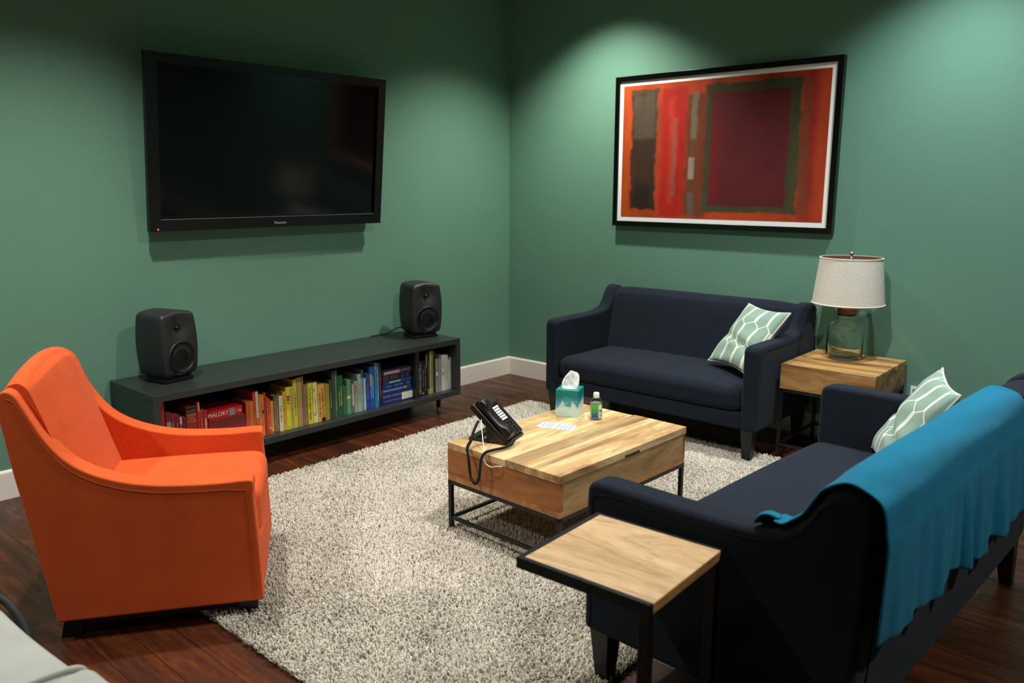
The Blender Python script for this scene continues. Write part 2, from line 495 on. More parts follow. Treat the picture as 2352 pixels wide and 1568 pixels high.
# ------------------------------------------------------------------ rug
def build_rug():
    x0, x1, y0, y1 = -3.55, -0.61, -3.05, -0.745
    rg = thing('shag_rug', 'large cream and taupe shag rug on the dark wood floor', 'rug', (0, 0, 0))
    MB().rbox((x0 + 0.01, y0 + 0.01, 0.001), (x1 - 0.01, y1 - 0.01, 0.014), 0.006, 2, 8).build('backing', plain('rug_backing', (150, 138, 120), 1.0, var=0.2), rg)
    rs = np.random.default_rng(5)
    N = 190000
    px = rs.uniform(x0, x1, N); py = rs.uniform(y0, y1, N)
    def sm(kx, ky, ph): return np.sin(px * kx + py * ky + ph)
    lx = 0.6 * sm(3.1, 1.7, 0.3) + 0.5 * sm(-5.3, 4.1, 1.2) + 0.45 * sm(9.7, 7.9, 2.2) + 0.35 * sm(17, -13, 0.4)
    ly = 0.6 * sm(-2.2, 3.4, 2.3) + 0.5 * sm(4.4, 5.9, 0.2) + 0.45 * sm(-8.1, 10.3, 4.0) + 0.35 * sm(14, 19, 1.4)
    h = rs.uniform(0.015, 0.028, N)
    ang = rs.uniform(0, 2 * np.pi, N)
    cx_ = np.sin(px * 190 + 3 * np.sin(py * 90)) * 0.004; cy_ = np.sin(py * 180 + 3 * np.sin(px * 95)) * 0.004
    dx = 0.005 * lx + cx_ + rs.normal(0, 0.006, N); dy = 0.005 * ly + cy_ + rs.normal(0, 0.006, N)
    r = rs.uniform(0.0021, 0.0034, N)
    V = np.zeros((N, 7, 3), np.float32)
    for k in range(3):
        a = ang + 2 * np.pi * k / 3
        V[:, k, 0] = px + r * np.cos(a); V[:, k, 1] = py + r * np.sin(a); V[:, k, 2] = 0.008
        V[:, 3 + k, 0] = px + 0.85 * dx + 1.05 * r * np.cos(a); V[:, 3 + k, 1] = py + 0.85 * dy + 1.05 * r * np.sin(a); V[:, 3 + k, 2] = 0.008 + 0.86 * h
    V[:, 6, 0] = px + dx; V[:, 6, 1] = py + dy; V[:, 6, 2] = 0.008 + h
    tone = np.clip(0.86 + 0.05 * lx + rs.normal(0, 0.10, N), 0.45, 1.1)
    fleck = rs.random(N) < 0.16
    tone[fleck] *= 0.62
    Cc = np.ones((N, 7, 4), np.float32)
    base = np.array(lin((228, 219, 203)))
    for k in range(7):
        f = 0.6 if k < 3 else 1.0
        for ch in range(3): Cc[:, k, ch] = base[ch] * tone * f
    quads = np.array([[0, 1, 4, 3], [1, 2, 5, 4], [2, 0, 3, 5]]); tris = np.array([[3, 4, 6], [4, 5, 6], [5, 3, 6]])
    off = (np.arange(N) * 7)[:, None, None]
    lq = (quads[None] + off).reshape(N, 12); lt = (tris[None] + off).reshape(N, 9)
    loops = np.concatenate([lq, lt], 1).reshape(-1).astype(np.int32)
    sizes = np.array([4, 4, 4, 3, 3, 3])
    starts = np.concatenate([[0], np.cumsum(np.tile(sizes, N))[:-1]]).astype(np.int32)
    me = bpy.data.meshes.new('pile')
    me.vertices.add(N * 7); me.vertices.foreach_set('co', V.reshape(-1))
    me.loops.add(len(loops)); me.loops.foreach_set('vertex_index', loops)
    me.polygons.add(N * 6); me.polygons.foreach_set('loop_start', starts)
    me.polygons.foreach_set('use_smooth', np.ones(N * 6, bool))
    ca = me.color_attributes.new('tone', 'FLOAT_COLOR', 'POINT')
    ca.data.foreach_set('color', Cc.reshape(-1))
    me.update(calc_edges=True)
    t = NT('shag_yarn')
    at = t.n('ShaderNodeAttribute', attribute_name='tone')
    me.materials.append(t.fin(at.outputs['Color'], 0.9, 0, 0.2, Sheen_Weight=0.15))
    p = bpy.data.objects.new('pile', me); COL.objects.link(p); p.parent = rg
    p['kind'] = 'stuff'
build_rug()

# ------------------------------------------------------------------ sofas
def make_sofa(label, L, D, loc, rotz, group):
    s = D / 0.815
    so = thing('sofa', label, 'sofa', loc, rotz, group)
    zb = 0.19
    top = catmull([(0.0, 0.60), (0.006, 0.642), (0.04, 0.660), (0.15, 0.662), (0.30, 0.662), (0.45, 0.665), (0.54, 0.672), (0.605, 0.690), (0.648, 0.725), (0.678, 0.770), (0.705, 0.808), (0.745, 0.826), (0.785, 0.818), (0.808, 0.790), (0.812, 0.74)], 5)
    prof = [(y * s, z) for y, z in [(0.0, zb)] + top + [(0.806, 0.55), (0.79, zb)]]
    A = 0.095
    for x0, x1, pipe in ((0, A, 0.0), (L - A, L, L)):
        ar = MB().prism(prof, x0, x1, 0).build('arm', M['navy'], so, bevel=0.02, seg=4, angle=60)
        sgn = -1 if pipe == 0 else 1
        pth = [(pipe + sgn * 0.0003, y * s, z - 0.026) for y, z in top[13:-7]]
        pth = [(pipe + sgn * 0.0003, 0.026, zb + 0.02), (pipe + sgn * 0.0003, 0.026, 0.60), (pipe + sgn * 0.0003, 0.032, 0.622)] + pth
        MB().tube(pth, 0.0016, 6).build('piping', M['navy_dark'], ar)
    # backrest between the arms: inside face leans, top rounds over
    bp = catmull([(0.56, 0.30), (0.585, 0.42), (0.630, 0.58), (0.672, 0.74), (0.700, 0.800), (0.745, 0.822), (0.785, 0.814), (0.806, 0.785), (0.806, 0.55), (0.795, 0.30)], 5) + [(0.79, zb), (0.60, zb)]
    xs = np.linspace(A - 0.004, L - A + 0.004, 25)
    rings = []
    for x in xs:
        u = 2 * (x - A) / (L - 2 * A) - 1
        e = max(0.0, 1 - abs(u) ** 10)
        bul = 0.012 * e
        rings.append([(x, y * s - (bul if (0.35 < z < 0.80 and y < 0.71) else 0), z - (1 - e) * 0.012 * (z > 0.6)) for y, z in bp])
    MB().loft(rings).build('backrest', M['navy'], so, angle=50)
    def crown(x, y, z):
        u = 2 * (x - A) / (L - 2 * A) - 1; v = min(1, max(-1, 2 * y / (0.62 * s) - 1))
        if z > 0.36: z += 0.018 * (1 - u * u) * (1 - 0.6 * v * v)
        if y < 0.05 * s: y -= 0.010 * (1 - u ** 6)
        return (x, y, z)
    MB().rbox((A + 0.001, 0.0, 0.285), (L - A - 0.001, 0.63 * s, 0.425), 0.055, 6, 14, crown).build('seat', M['navy'], so)
    MB().rbox((A + 0.001, 0.012, zb + 0.005), (L - A - 0.001, 0.60 * s, 0.288), 0.012, 3, 4).build('front_rail', M['navy'], so)
    for x in (0.055, L - 0.055):
        for y, dy in ((0.045, 0.0), (0.745 * s, 0.02)):
            dx = 0.004 if x < 0.5 else -0.004
            MB().frustum((x + dx, y + dy), 0.021, 0.0, (x, y), 0.036, zb + 0.01).build('leg', M['black_leg'], so, bevel=0.003)
    return so
sofa_far = make_sofa('navy fabric loveseat against the green wall under the framed painting', 1.455, 0.765, (-0.812, -1.045, 0), math.radians(-90 + 0.5), 'navy sofas')
sofa_near = make_sofa('navy fabric sofa with a blue throw over its back beside the small oak table', 1.70, 0.815, (-1.274, -3.044, 0), math.radians(180 - 2.2), 'navy sofas')

# throw blanket over the back of the near sofa (in that sofa's own directions)
def make_throw():
    L = 1.70
    x0, x1 = 0.45, L - 0.004
    th = thing('throw_blanket', 'blue knitted throw draped over the back of the near navy sofa', 'blanket', (-1.274, -3.044, 0), math.radians(180 - 2.2))
    inner_b = catmull([(0.575, 0.50), (0.600, 0.585), (0.638, 0.70), (0.668, 0.775), (0.700, 0.826), (0.745, 0.845), (0.795, 0.836), (0.826, 0.800), (0.838, 0.74)], 5)
    inner_a = catmull([(0.575, 0.700), (0.607, 0.704), (0.644, 0.735), (0.674, 0.782), (0.702, 0.822), (0.745, 0.840), (0.792, 0.832), (0.826, 0.800), (0.838, 0.74)], 5)
    n = len(inner_b)
    rows = []
    NX = 150
    for i in range(NX + 1):
        x = x0 + (x1 - x0) * i / NX
        q = min(1, max(0, (x - (L - 0.16)) / 0.10)); q = q * q * (3 - 2 * q)
        row = []
        for j in range(n):
            y = (1 - q) * inner_b[j][0] + q * inner_a[j][0]; z = (1 - q) * inner_b[j][1] + q * inner_a[j][1]
            row.append((x, y, z + 0.002 * math.sin(9 * x + 0.7 * j)))
        # hanging part
        zh = 0.470 + 0.018 * math.sin(5.1 * x + 1.0) + 0.012 * math.sin(17 * x) + 0.003 * math.sin(31 * x)
        if x > L - 0.10: zh += 0.05 * (x - (L - 0.10)) / 0.10 * 0.4
        K = 16
        for k in range(1, K + 1):
            d = k / K
            z = 0.74 + (zh - 0.74) * d
            ph = 2 * math.pi * (x * 4.6 + 0.18 * math.sin(6 * x))
            w = 0.017 * (0.5 + 0.5 * math.sin(ph)) ** 1.4 + 0.007 * (0.5 + 0.5 * math.sin(2.7 * ph + 1.0)) + 0.004 * math.sin(9 * x + 5 * z)
            amp = d ** 0.8 * (1.6 if x < 1.15 else 0.9)
            row.append((x + 0.006 * d * math.sin(ph * 1.0 + 0.8) + (0.012 * d if x > L - 0.03 else 0), 0.838 + 0.004 + amp * w, z))
        rows.append(row)
    mb = MB()
    mb.loft(rows, closed=False, caps=False)
    o = mb.build('knit_cloth', M['throw'], th, angle=80)
    md = o.modifiers.new('thick', 'SOLIDIFY'); md.thickness = 0.006; md.offset = 1
    sb = o.modifiers.new('soft', 'SUBSURF'); sb.levels = 1; sb.render_levels = 1
    # folded front corner of the throw on the arm
    fold = []
    for i in range(15):
        u = i / 14
        x = L - 0.012 - 0.13 * u
        r = [(x, 0.520 + 0.01 * math.sin(5 * u), 0.676 + 0.002), (x, 0.530, 0.700 + 0.006 * math.sin(7 * u)), (x, 0.548, 0.712 + 0.004 * math.sin(4 * u)), (x, 0.566, 0.714), (x, 0.585, 0.708)]
        fold.append([(a - 0.0, b, c - 0.10 * u * u) for a, b, c in r])
    o2 = MB().loft(fold, closed=False, caps=False).build('folded_corner', M['throw'], th, angle=80)
    md = o2.modifiers.new('thick', 'SOLIDIFY'); md.thickness = 0.007; md.offset = 0
    sb = o2.modifiers.new('soft', 'SUBSURF'); sb.levels = 1; sb.render_levels = 2
make_throw()

# ------------------------------------------------------------------ cushions
t = NT('sage_trellis_cotton')
uv = t.xyz(t.coord('UV'))
U = t.math('MULTIPLY', uv[0], 7.6); V_ = t.math('MULTIPLY', uv[1], 1.5)
sn = t.math('SINE', t.math('MULTIPLY', V_, 2 * math.pi))
cl = t.math('MULTIPLY', t.math('MAXIMUM', t.math('MINIMUM', t.math('MULTIPLY', sn, 3.2), 1.0), -1.0), 0.40)
def stripe(sign, shift):
    q = t.math('ADD', t.math('ADD', U, t.math('MULTIPLY', cl, sign)), shift)
    f = t.math('FRACT', t.math('MULTIPLY', q, 0.5))
    return t.math('ABSOLUTE', t.math('SUBTRACT', f, 0.5))
d = t.math('MINIMUM', stripe(1.0, 0.0), stripe(-1.0, 1.0))
line = t.ramp(d, [(0.036, 1.0), (0.052, 0.0)])
nz = t.noise(t.coord('UV'), 300, 2, 0.6)
sage = t.mix(1.0, lin((136, 164, 148)), t.ramp(nz, [(0.3, 0.86), (0.7, 1.12)]), 'MULTIPLY')
c = t.mix(line, sage, lin((232, 232, 214)))
t.bump(t.math('ADD', t.math('MULTIPLY', line, 0.5), nz), 0.25, 0.0015)
M['cushion'] = t.fin(c, 0.95, 0, 0.2, Sheen_Weight=0.2)
M['cushion_pipe'] = plain('cushion_piping', (226, 224, 210), 0.9)

def make_cushion(label, BL, xax, yax, S, puff, seed):
    xax = Vector(xax).normalized(); yax = Vector(yax); yax = (yax - xax * yax.dot(xax)).normalized(); zax = xax.cross(yax)
    ctr = Vector(BL) + xax * S / 2 + yax * S / 2
    cu = thing('throw_pillow', label, 'cushion', ctr, 0, 'sage trellis pillows')
    cu.matrix_world = Matrix(((xax.x, yax.x, zax.x, ctr.x), (xax.y, yax.y, zax.y, ctr.y), (xax.z, yax.z, zax.z, ctr.z), (0, 0, 0, 1)))
    rnd = random.Random(seed)
    n = 36
    h = S / 2
    ph = [rnd.uniform(0, 6.28) for _ in range(6)]
    def shape(u, v, side):
        # edges bow in, corners stay pointed
        x = h * u * (1 - 0.10 * (1 - v * v) * abs(u) ** 3); y = h * v * (1 - 0.10 * (1 - u * u) * abs(v) ** 3)
        e = max(0.0, (1 - u * u) * (1 - v * v))
        z = puff * e ** 0.42
        z += 0.010 * e ** 0.5 * (math.sin(4 * u + 3 * v + ph[0]) * 0.6 + math.sin(9 * v - 3 * u + ph[1]) * 0.4 + math.sin(7 * u + ph[2]) * 0.3)
        z -= 0.020 * math.exp(-((v + 0.25 + 0.2 * u) / 0.10) ** 2) * e ** 0.5 * (side > 0)
        return (x, y, side * max(0.0, z))
    vs, fs, uvs = [], [], []
    for side in (1, -1):
        b = len(vs)
        for i in range(n + 1):
            for j in range(n + 1):
                u = math.sin((i / n - 0.5) * math.pi); v = math.sin((j / n - 0.5) * math.pi)
                u = 0.5 * u + 0.5 * (2 * i / n - 1); v = 0.5 * v + 0.5 * (2 * j / n - 1)
                vs.append(shape(u, v, side)); uvs.append((0.5 + u / 2, 0.5 + v / 2))
        for i in range(n):
            for j in range(n):
                q = (b + i * (n + 1) + j, b + (i + 1) * (n + 1) + j, b + (i + 1) * (n + 1) + j + 1, b + i * (n + 1) + j + 1)
                fs.append(q if side > 0 else q[::-1])
    me = bpy.data.meshes.new('pillow_cover')
    me.from_pydata(vs, [], fs)
    ul = me.uv_layers.new(name='UVMap')
    for lp in me.loops: ul.data[lp.index].uv = uvs[lp.vertex_index]
    me.materials.append(M['cushion'])
    me.polygons.foreach_set('use_smooth', [True] * len(me.polygons))
    o = bpy.data.objects.new('pillow_cover', me); COL.objects.link(o); o.parent = cu
    ed = [(-1, -1 + 2 * k / 20) for k in range(20)] + [(-1 + 2 * k / 20, 1) for k in range(20)] + [(1, 1 - 2 * k / 20) for k in range(20)] + [(1 - 2 * k / 20, -1) for k in range(20)]
    MB().tube([(shape(a, b, 1)[0], shape(a, b, 1)[1], 0) for a, b in ed], 0.004, 6, closed=True).build('piping', M['cushion_pipe'], cu)
    return cu
CAM = Vector((-4.791, -4.314, 1.5))
def pull(P, k): return CAM + (Vector(P) - CAM) * k
k = 0.975
b0, b1, t0 = pull((-0.310, -1.942, 0.440), k), pull((-0.540, -2.304, 0.445), k), pull((-0.086, -2.079, 0.779), k)
make_cushion('sage trellis pillow leaning in the right corner of the loveseat', b0, b1 - b0, t0 - b0, 0.425, 0.055, 3)
make_cushion('sage trellis pillow standing behind the blue throw at the far arm', (-1.375, -3.275, 0.435), (-0.385, -0.157, -0.01), (0.072, -0.215, 0.35), 0.425, 0.06, 8)

# ------------------------------------------------------------------ armchair
def make_armchair():
    W = 0.66
    ch = thing('armchair', 'orange fabric armchair with swooping arms at the rug edge', 'armchair', (-3.417, -1.925, 0), math.radians(55.7))
    top = catmull([(0.014, 0.46), (0.012, 0.505), (0.03, 0.519), (0.12, 0.517), (0.22, 0.519), (0.33, 0.528), (0.43, 0.550), (0.52, 0.588), (0.585, 0.638), (0.64, 0.715), (0.682, 0.805), (0.708, 0.855), (0.735, 0.868), (0.755, 0.848), (0.758, 0.79)], 6)
    prof = [(0.0, 0.075), (0.004, 0.25)] + top + [(0.735, 0.60), (0.655, 0.075)]
    A = 0.085
    for x0, x1, pipe in ((0, A, 0.0), (W - A, W, W)):
        ar = MB().prism(prof, x0, x1, 0).build('arm', M['orange'], ch, bevel=0.022, seg=5, angle=60)
        sg = -1 if pipe == 0 else 1
        pth = [(pipe + sg * 0.001, 0.026, 0.10), (pipe + sg * 0.001, 0.030, 0.30), (pipe + sg * 0.001, 0.036, 0.483)] + [(pipe + sg * 0.001, y, z - 0.026) for y, z in top[17:-13]]
        MB().tube(pth, 0.0013, 6).build('piping', M['orange_pipe'], ar)
    bp = catmull([(0.530, 0.30), (0.545, 0.42), (0.588, 0.56), (0.630, 0.70), (0.664, 0.810), (0.684, 0.860), (0.710, 0.880), (0.742, 0.868), (0.756, 0.83), (0.745, 0.66)], 5) + [(0.66, 0.10), (0.56, 0.10)]
    rings = []
    for x in np.linspace(A - 0.034, W - A + 0.034, 29):
        u = 2 * (x - A + 0.034) / (W - 2 * A + 0.068) - 1
        e = max(0.0, 1 - u * u)
        rings.append([(x, y - 0.022 * e * (1 if (z > 0.25 and y < 0.70 and z < 0.86) else 0.3), z + 0.050 * e * max(0, (z - 0.45) / 0.42)) for y, z in bp])
    MB().loft(rings).build('backrest', M['orange'], ch, angle=60)
    def crown(x, y, z):
        u = max(-1, min(1, 2 * (x - A) / (W - 2 * A) - 1)); v = max(-1, min(1, y / 0.27 - 1))
        if z > 0.34: z += 0.022 * (1 - u * u) * (1 - 0.5 * v * v)
        if y < 0.03: y -= 0.012 * (1 - u ** 4)
        return (x, y, z)
    MB().rbox((A + 0.001, 0.004, 0.27), (W - A - 0.001, 0.575, 0.446), 0.046, 6, 12, crown).build('seat', M['orange'], ch)
    MB().rbox((A - 0.01, 0.010, 0.08), (W - A + 0.01, 0.64, 0.29), 0.02, 4, 6, lambda x, y, z: (x, y - (0.012 * (1 - (2 * x / W - 1) ** 4) if y < 0.05 else 0), z)).build('front_panel', M['orange'], ch)
    for x in (0.065, W - 0.065):
        MB().frustum((x, 0.055), (0.030, 0.030), 0.0, (x, 0.055), (0.034, 0.034), 0.085).build('leg', M['black_leg'], ch, bevel=0.002)
        MB().frustum((x, 0.63), (0.030, 0.030), 0.0, (x, 0.605), (0.034, 0.034), 0.085).build('leg', M['black_leg'], ch, bevel=0.002)
    MB().box((0.06, 0.57, 0.012), (W - 0.06, 0.60, 0.08)).build('rear_rail', M['black_leg'], ch)
    MB().box((0.05, 0.06, 0.035), (0.075, 0.60, 0.08)).build('side_rail', M['black_leg'], ch)
make_armchair()

# ------------------------------------------------------------------ pale grey ottoman in the near corner
def make_ottoman():
    ot = thing('ottoman', 'pale grey canvas ottoman with two cushions, only a corner showing', 'ottoman', (-4.235, -2.05, 0), math.radians(3.2))
    def wob(x, y, z): return (x + 0.004 * math.sin(9 * y), y, z + 0.008 * (z > 0.3) * math.sin(5 * x + 3 * y))
    MB().rbox((-0.75, -0.46, 0.05), (0.0, 0.0, 0.445), 0.03, 4, 8, wob).build('cushion', M['grey_cloth'], ot)
    MB().rbox((-0.75, -1.05, 0.05), (0.018, -0.462, 0.462), 0.035, 4, 8, wob).build('cushion', M['grey_cloth'], ot)
    pth = catmull([(-0.75, -0.452, 0.452), (-0.4, -0.452, 0.455), (-0.15, -0.455, 0.456), (-0.03, -0.462, 0.452), (0.005, -0.465, 0.430), (0.012, -0.466, 0.36), (0.010, -0.466, 0.1)], 8)
    MB().tube(pth, 0.009, 8).build('piping', M['grey_seam'], ot)
    for x in (-0.70, -0.05):
        for y in (-1.0, -0.05):
            MB().box((x - 0.025, y - 0.025, 0), (x + 0.025, y + 0.025, 0.06)).build('leg', M['black_leg'], ot)
make_ottoman()
cb = MB().tube(catmull([(-4.55, -1.92, 0.44), (-4.40, -1.965, 0.463), (-4.30, -1.985, 0.463), (-4.235, -2.03, 0.452), (-4.213, -2.10, 0.42), (-4.205, -2.17, 0.34), (-4.20, -2.20, 0.2), (-4.19, -2.21, 0.02), (-4.15, -2.18, 0.012)], 10), 0.011, 10).build('cable', M['rubber'], None)
tag(cb, 'thick black cable running over the corner of the pale grey ottoman', 'cable')

# ------------------------------------------------------------------ coffee table
CTX, CTY = (-2.487 - 1.583) / 2, (-1.885 - 2.515) / 2
def make_coffee_table():
    ct = thing('coffee_table', 'mango wood lift-top coffee table on a black metal frame, centre of rug', 'table', (CTX, CTY, 0), math.radians(-1.3))
    a, b = 0.449, 0.315
    T = 0.415
    ys = -0.028          # line between fixed half and lid
    MB().box((-a, ys + 0.0015, T - 0.030), (a, b, T)).build('fixed_top', M['mango'], ct, bevel=0.0015)
    ld = MB()
    ld.box((-a - 0.003, -b - 0.003, T - 0.028), (a + 0.001, ys - 0.0015, T + 0.004))
    lid = ld.build('lift_lid', M['mango_lid'], ct, bevel=0.0015)
    MB().box((-0.03, -b - 0.0045, T - 0.0275), (0.075, -b - 0.002, T - 0.016)).build('notch_shade_strip', plain('notch_shade', (58, 38, 22), 0.8), lid)  # dark strip whose colour stands in for the shade inside the notch
    zb = 0.246
    bx = MB()
    bx.cur = 0
    bx.box((-a, -b, zb + 0.026), (-a + 0.02, b, T - 0.031)); bx.box((a - 0.02, -b, zb + 0.026), (a, b, T - 0.031))
    bx.cur = 1
    bx.box((-a + 0.02, -b, zb + 0.026), (a - 0.02, -b + 0.02, T - 0.031)); bx.box((-a + 0.02, b - 0.02, zb + 0.026), (a - 0.02, b, T - 0.031))
    bx.build('box_panel', [M['mango_end'], M['mango_side']], ct, smooth=False)
    MB().box((-a, -b, zb), (a, b, zb + 0.0255)).build('bottom_board', M['mango_rim'], ct, bevel=0.001)
    w = 0.009
    fr = MB()
    for y in (-b + w, b - w): fr.box((-a, y - w, zb - 0.017), (a, y + w, zb - 0.0005))
    for x in (-a + w, a - w): fr.box((x - w, -b, zb - 0.017), (x + w, b, zb - 0.0005))
    fr.build('top_rail', M['black_metal'], ct, smooth=False)
    for x in (-a + w, a - w):
        for y in (-b + w, b - w):
            MB().box((x - w, y - w, 0.004), (x + w, y + w, zb - 0.016)).build('leg', M['black_metal'], ct, bevel=0.001)
    for y in (-b + w, b - w): MB().box((-a, y - 0.007, 0.066), (a, y + 0.007, 0.080)).build('stretcher', M['black_metal'], ct, bevel=0.001)
    for x in (-a + w, a - w): MB().box((x - 0.007, -b, 0.066), (x + 0.007, b, 0.080)).build('stretcher', M['black_metal'], ct, bevel=0.001)
    st = MB().grid(lambda u, v: (0.14 + 0.06 * (u - 0.5), -b - 0.0006, 0.335 + 0.075 * (v - 0.5)), 2, 2)
make_coffee_table()

# ------------------------------------------------------------------ lamp table
def make_lamp_table():
    lt = thing('side_table', 'square wooden block side table on a black metal frame under the lamp', 'table', (-0.302, -2.765, 0), math.radians(1.4))
    a, b, T, zb = 0.272, 0.248, 0.55, 0.412
    MB().box((-a, -b, T - 0.022), (a, b, T)).build('tabletop', M['acacia'], lt, bevel=0.002)
    MB().box((-a, -b, zb), (a, b, T - 0.0225)).build('box_panel', M['acacia_side'], lt, bevel=0.002)
    w = 0.009
    fr = MB()
    for y in (-b + w, b - w): fr.box((-a, y - w, zb - 0.018), (a, y + w, zb - 0.0005))
    for x in (-a + w, a - w): fr.box((x - w, -b, zb - 0.018), (x + w, b, zb - 0.0005))
    fr.build('top_rail', M['black_metal'], lt, smooth=False)
    for x in (-a + w, a - w):
        for y in (-b + w, b - w):
            MB().box((x - w, y - w, 0), (x + w, y + w, zb - 0.017)).build('leg', M['black_metal'], lt, bevel=0.001)
    for y in (-b + w, b - w): MB().box((-a, y - 0.007, 0.085), (a, y + 0.007, 0.099)).build('stretcher', M['black_metal'], lt, bevel=0.001)
    for x in (-a + w, a - w): MB().box((x - 0.007, -b, 0.085), (x + 0.007, b, 0.099)).build('stretcher', M['black_metal'], lt, bevel=0.001)
make_lamp_table()

def make_lamp():
    lp = thing('table_lamp', 'glass jar table lamp with cork stopper and cream linen shade', 'lamp', (-0.20, -2.722, 0.5505))
    outer = [(0.0, 0.001), (0.088, 0.001), (0.096, 0.008), (0.097, 0.02), (0.097, 0.165), (0.092, 0.185), (0.078, 0.203), (0.060, 0.214), (0.052, 0.222), (0.050, 0.236), (0.050, 0.252), (0.047, 0.253)]
    inner = [(0.046, 0.248), (0.046, 0.224), (0.056, 0.209), (0.074, 0.198), (0.088, 0.181), (0.0925, 0.163), (0.0925, 0.022), (0.088, 0.012), (0.0, 0.010)]
    MB().lathe(outer + inner, n=48).build('glass_jar', M['glass'], lp, angle=60, merge=True)
    MB().lathe([(0, 0.242), (0.045, 0.242), (0.047, 0.254), (0.051, 0.256), (0.0525, 0.285), (0.050, 0.2875), (0, 0.2875)], n=36).build('cork_stopper', M['cork'], lp, angle=40)
    MB().lathe([(0, 0.287), (0.011, 0.287), (0.011, 0.34), (0.016, 0.345), (0.016, 0.39), (0.0, 0.39)], n=20).build('socket', M['black_metal'], lp)
    MB().lathe([(0, 0.39), (0.013, 0.391), (0.013, 0.41), (0.028, 0.45), (0.030, 0.475), (0.020, 0.500), (0, 0.507)], n=24).build('bulb', plain('frosted_bulb', (225, 222, 215), 0.4), lp, angle=60)
    z0, z1, r0, r1 = 0.309, 0.567, 0.190, 0.163
    sh = MB().lathe([(r0, z0), (r1, z1), (r1 - 0.003, z1), (r0 - 0.003, z0), (r0, z0)], n=72)
    sh.mi = [0] * 72 + [0] * 72 + [1] * 72 + [0] * 72
    s_o = sh.build('lamp_shade', [M['linen'], M['linen_in']], lp, angle=60)
    hemm = plain('shade_hem', (228, 222, 208), 0.9)
    for r, z in ((r0, z0 + 0.003), (r1, z1 - 0.003)):
        MB().tube([(r * math.cos(2 * math.pi * k / 72), r * math.sin(2 * math.pi * k / 72), z) for k in range(72)], 0.0035, 6, closed=True).build('hem', hemm, s_o)
    hp = MB()
    for s in (-1, 1): hp.tube(catmull([(0.012 * s, 0, 0.35), (0.05 * s, 0, 0.42), (0.052 * s, 0, 0.49), (0.02 * s, 0, 0.552), (0, 0, 0.558)], 8), 0.0022, 6)
    for k in range(3):
        a = 2 * math.pi * k / 3 + 0.4
        hp.tube([(0.006 * math.cos(a), 0.006 * math.sin(a), 0.558), ((r1 - 0.002) * math.cos(a), (r1 - 0.002) * math.sin(a), 0.560)], 0.0018, 6)
    hp.build('harp', M['silver'], lp)
    MB().lathe([(0, 0.556), (0.008, 0.557), (0.008, 0.566), (0.004, 0.570), (0.004, 0.575), (0.0105, 0.582), (0.011, 0.590), (0.006, 0.597), (0, 0.598)], n=20).build('finial', M['silver'], lp, angle=60)
make_lamp()

# ------------------------------------------------------------------ small oak table beside the near sofa
def make_c_table():
    tb = thing('side_table', 'small pale oak side table with black metal rim beside the near sofa', 'table', (-3.202, -3.258, 0), math.radians(2.75))
    a, b, T = 0.181, 0.187, 0.60
    MB().box((-a + 0.014, -b, T - 0.025), (a - 0.008, b - 0.014, T)).build('tabletop', [M['oak']], tb, bevel=0.001)
    MB().box((-a + 0.014, -b - 0.001, T - 0.0249), (a - 0.008, -b + 0.0005, T - 0.0012)).build('front_edge', M['oak_edge'], tb, smooth=False)
    rm = MB()
    rm.box((-a, -b, T - 0.027), (-a + 0.0135, b, T + 0.001)); rm.box((a - 0.0075, -b, T - 0.027), (a, b, T + 0.001))
    rm.box((-a + 0.0135, b - 0.0135, T - 0.027), (a - 0.0075, b, T + 0.001))
    rm.build('metal_rim', M['black_metal'], tb, smooth=False)
    for x in (-a, a - 0.026):
        MB().box((x, -b + 0.002, 0.0), (x + 0.026, -b + 0.028, T - 0.0275)).build('leg', M['black_metal'], tb, bevel=0.001)
        MB().box((x, -b + 0.0285, 0.0), (x + 0.026, b, 0.02)).build('foot_rail', M['black_metal'], tb, bevel=0.001)
    MB().box((-a + 0.0265, b - 0.026, 0.0), (a - 0.0265, b, 0.02)).build('cross_rail', M['black_metal'], tb, bevel=0.001)
make_c_table()

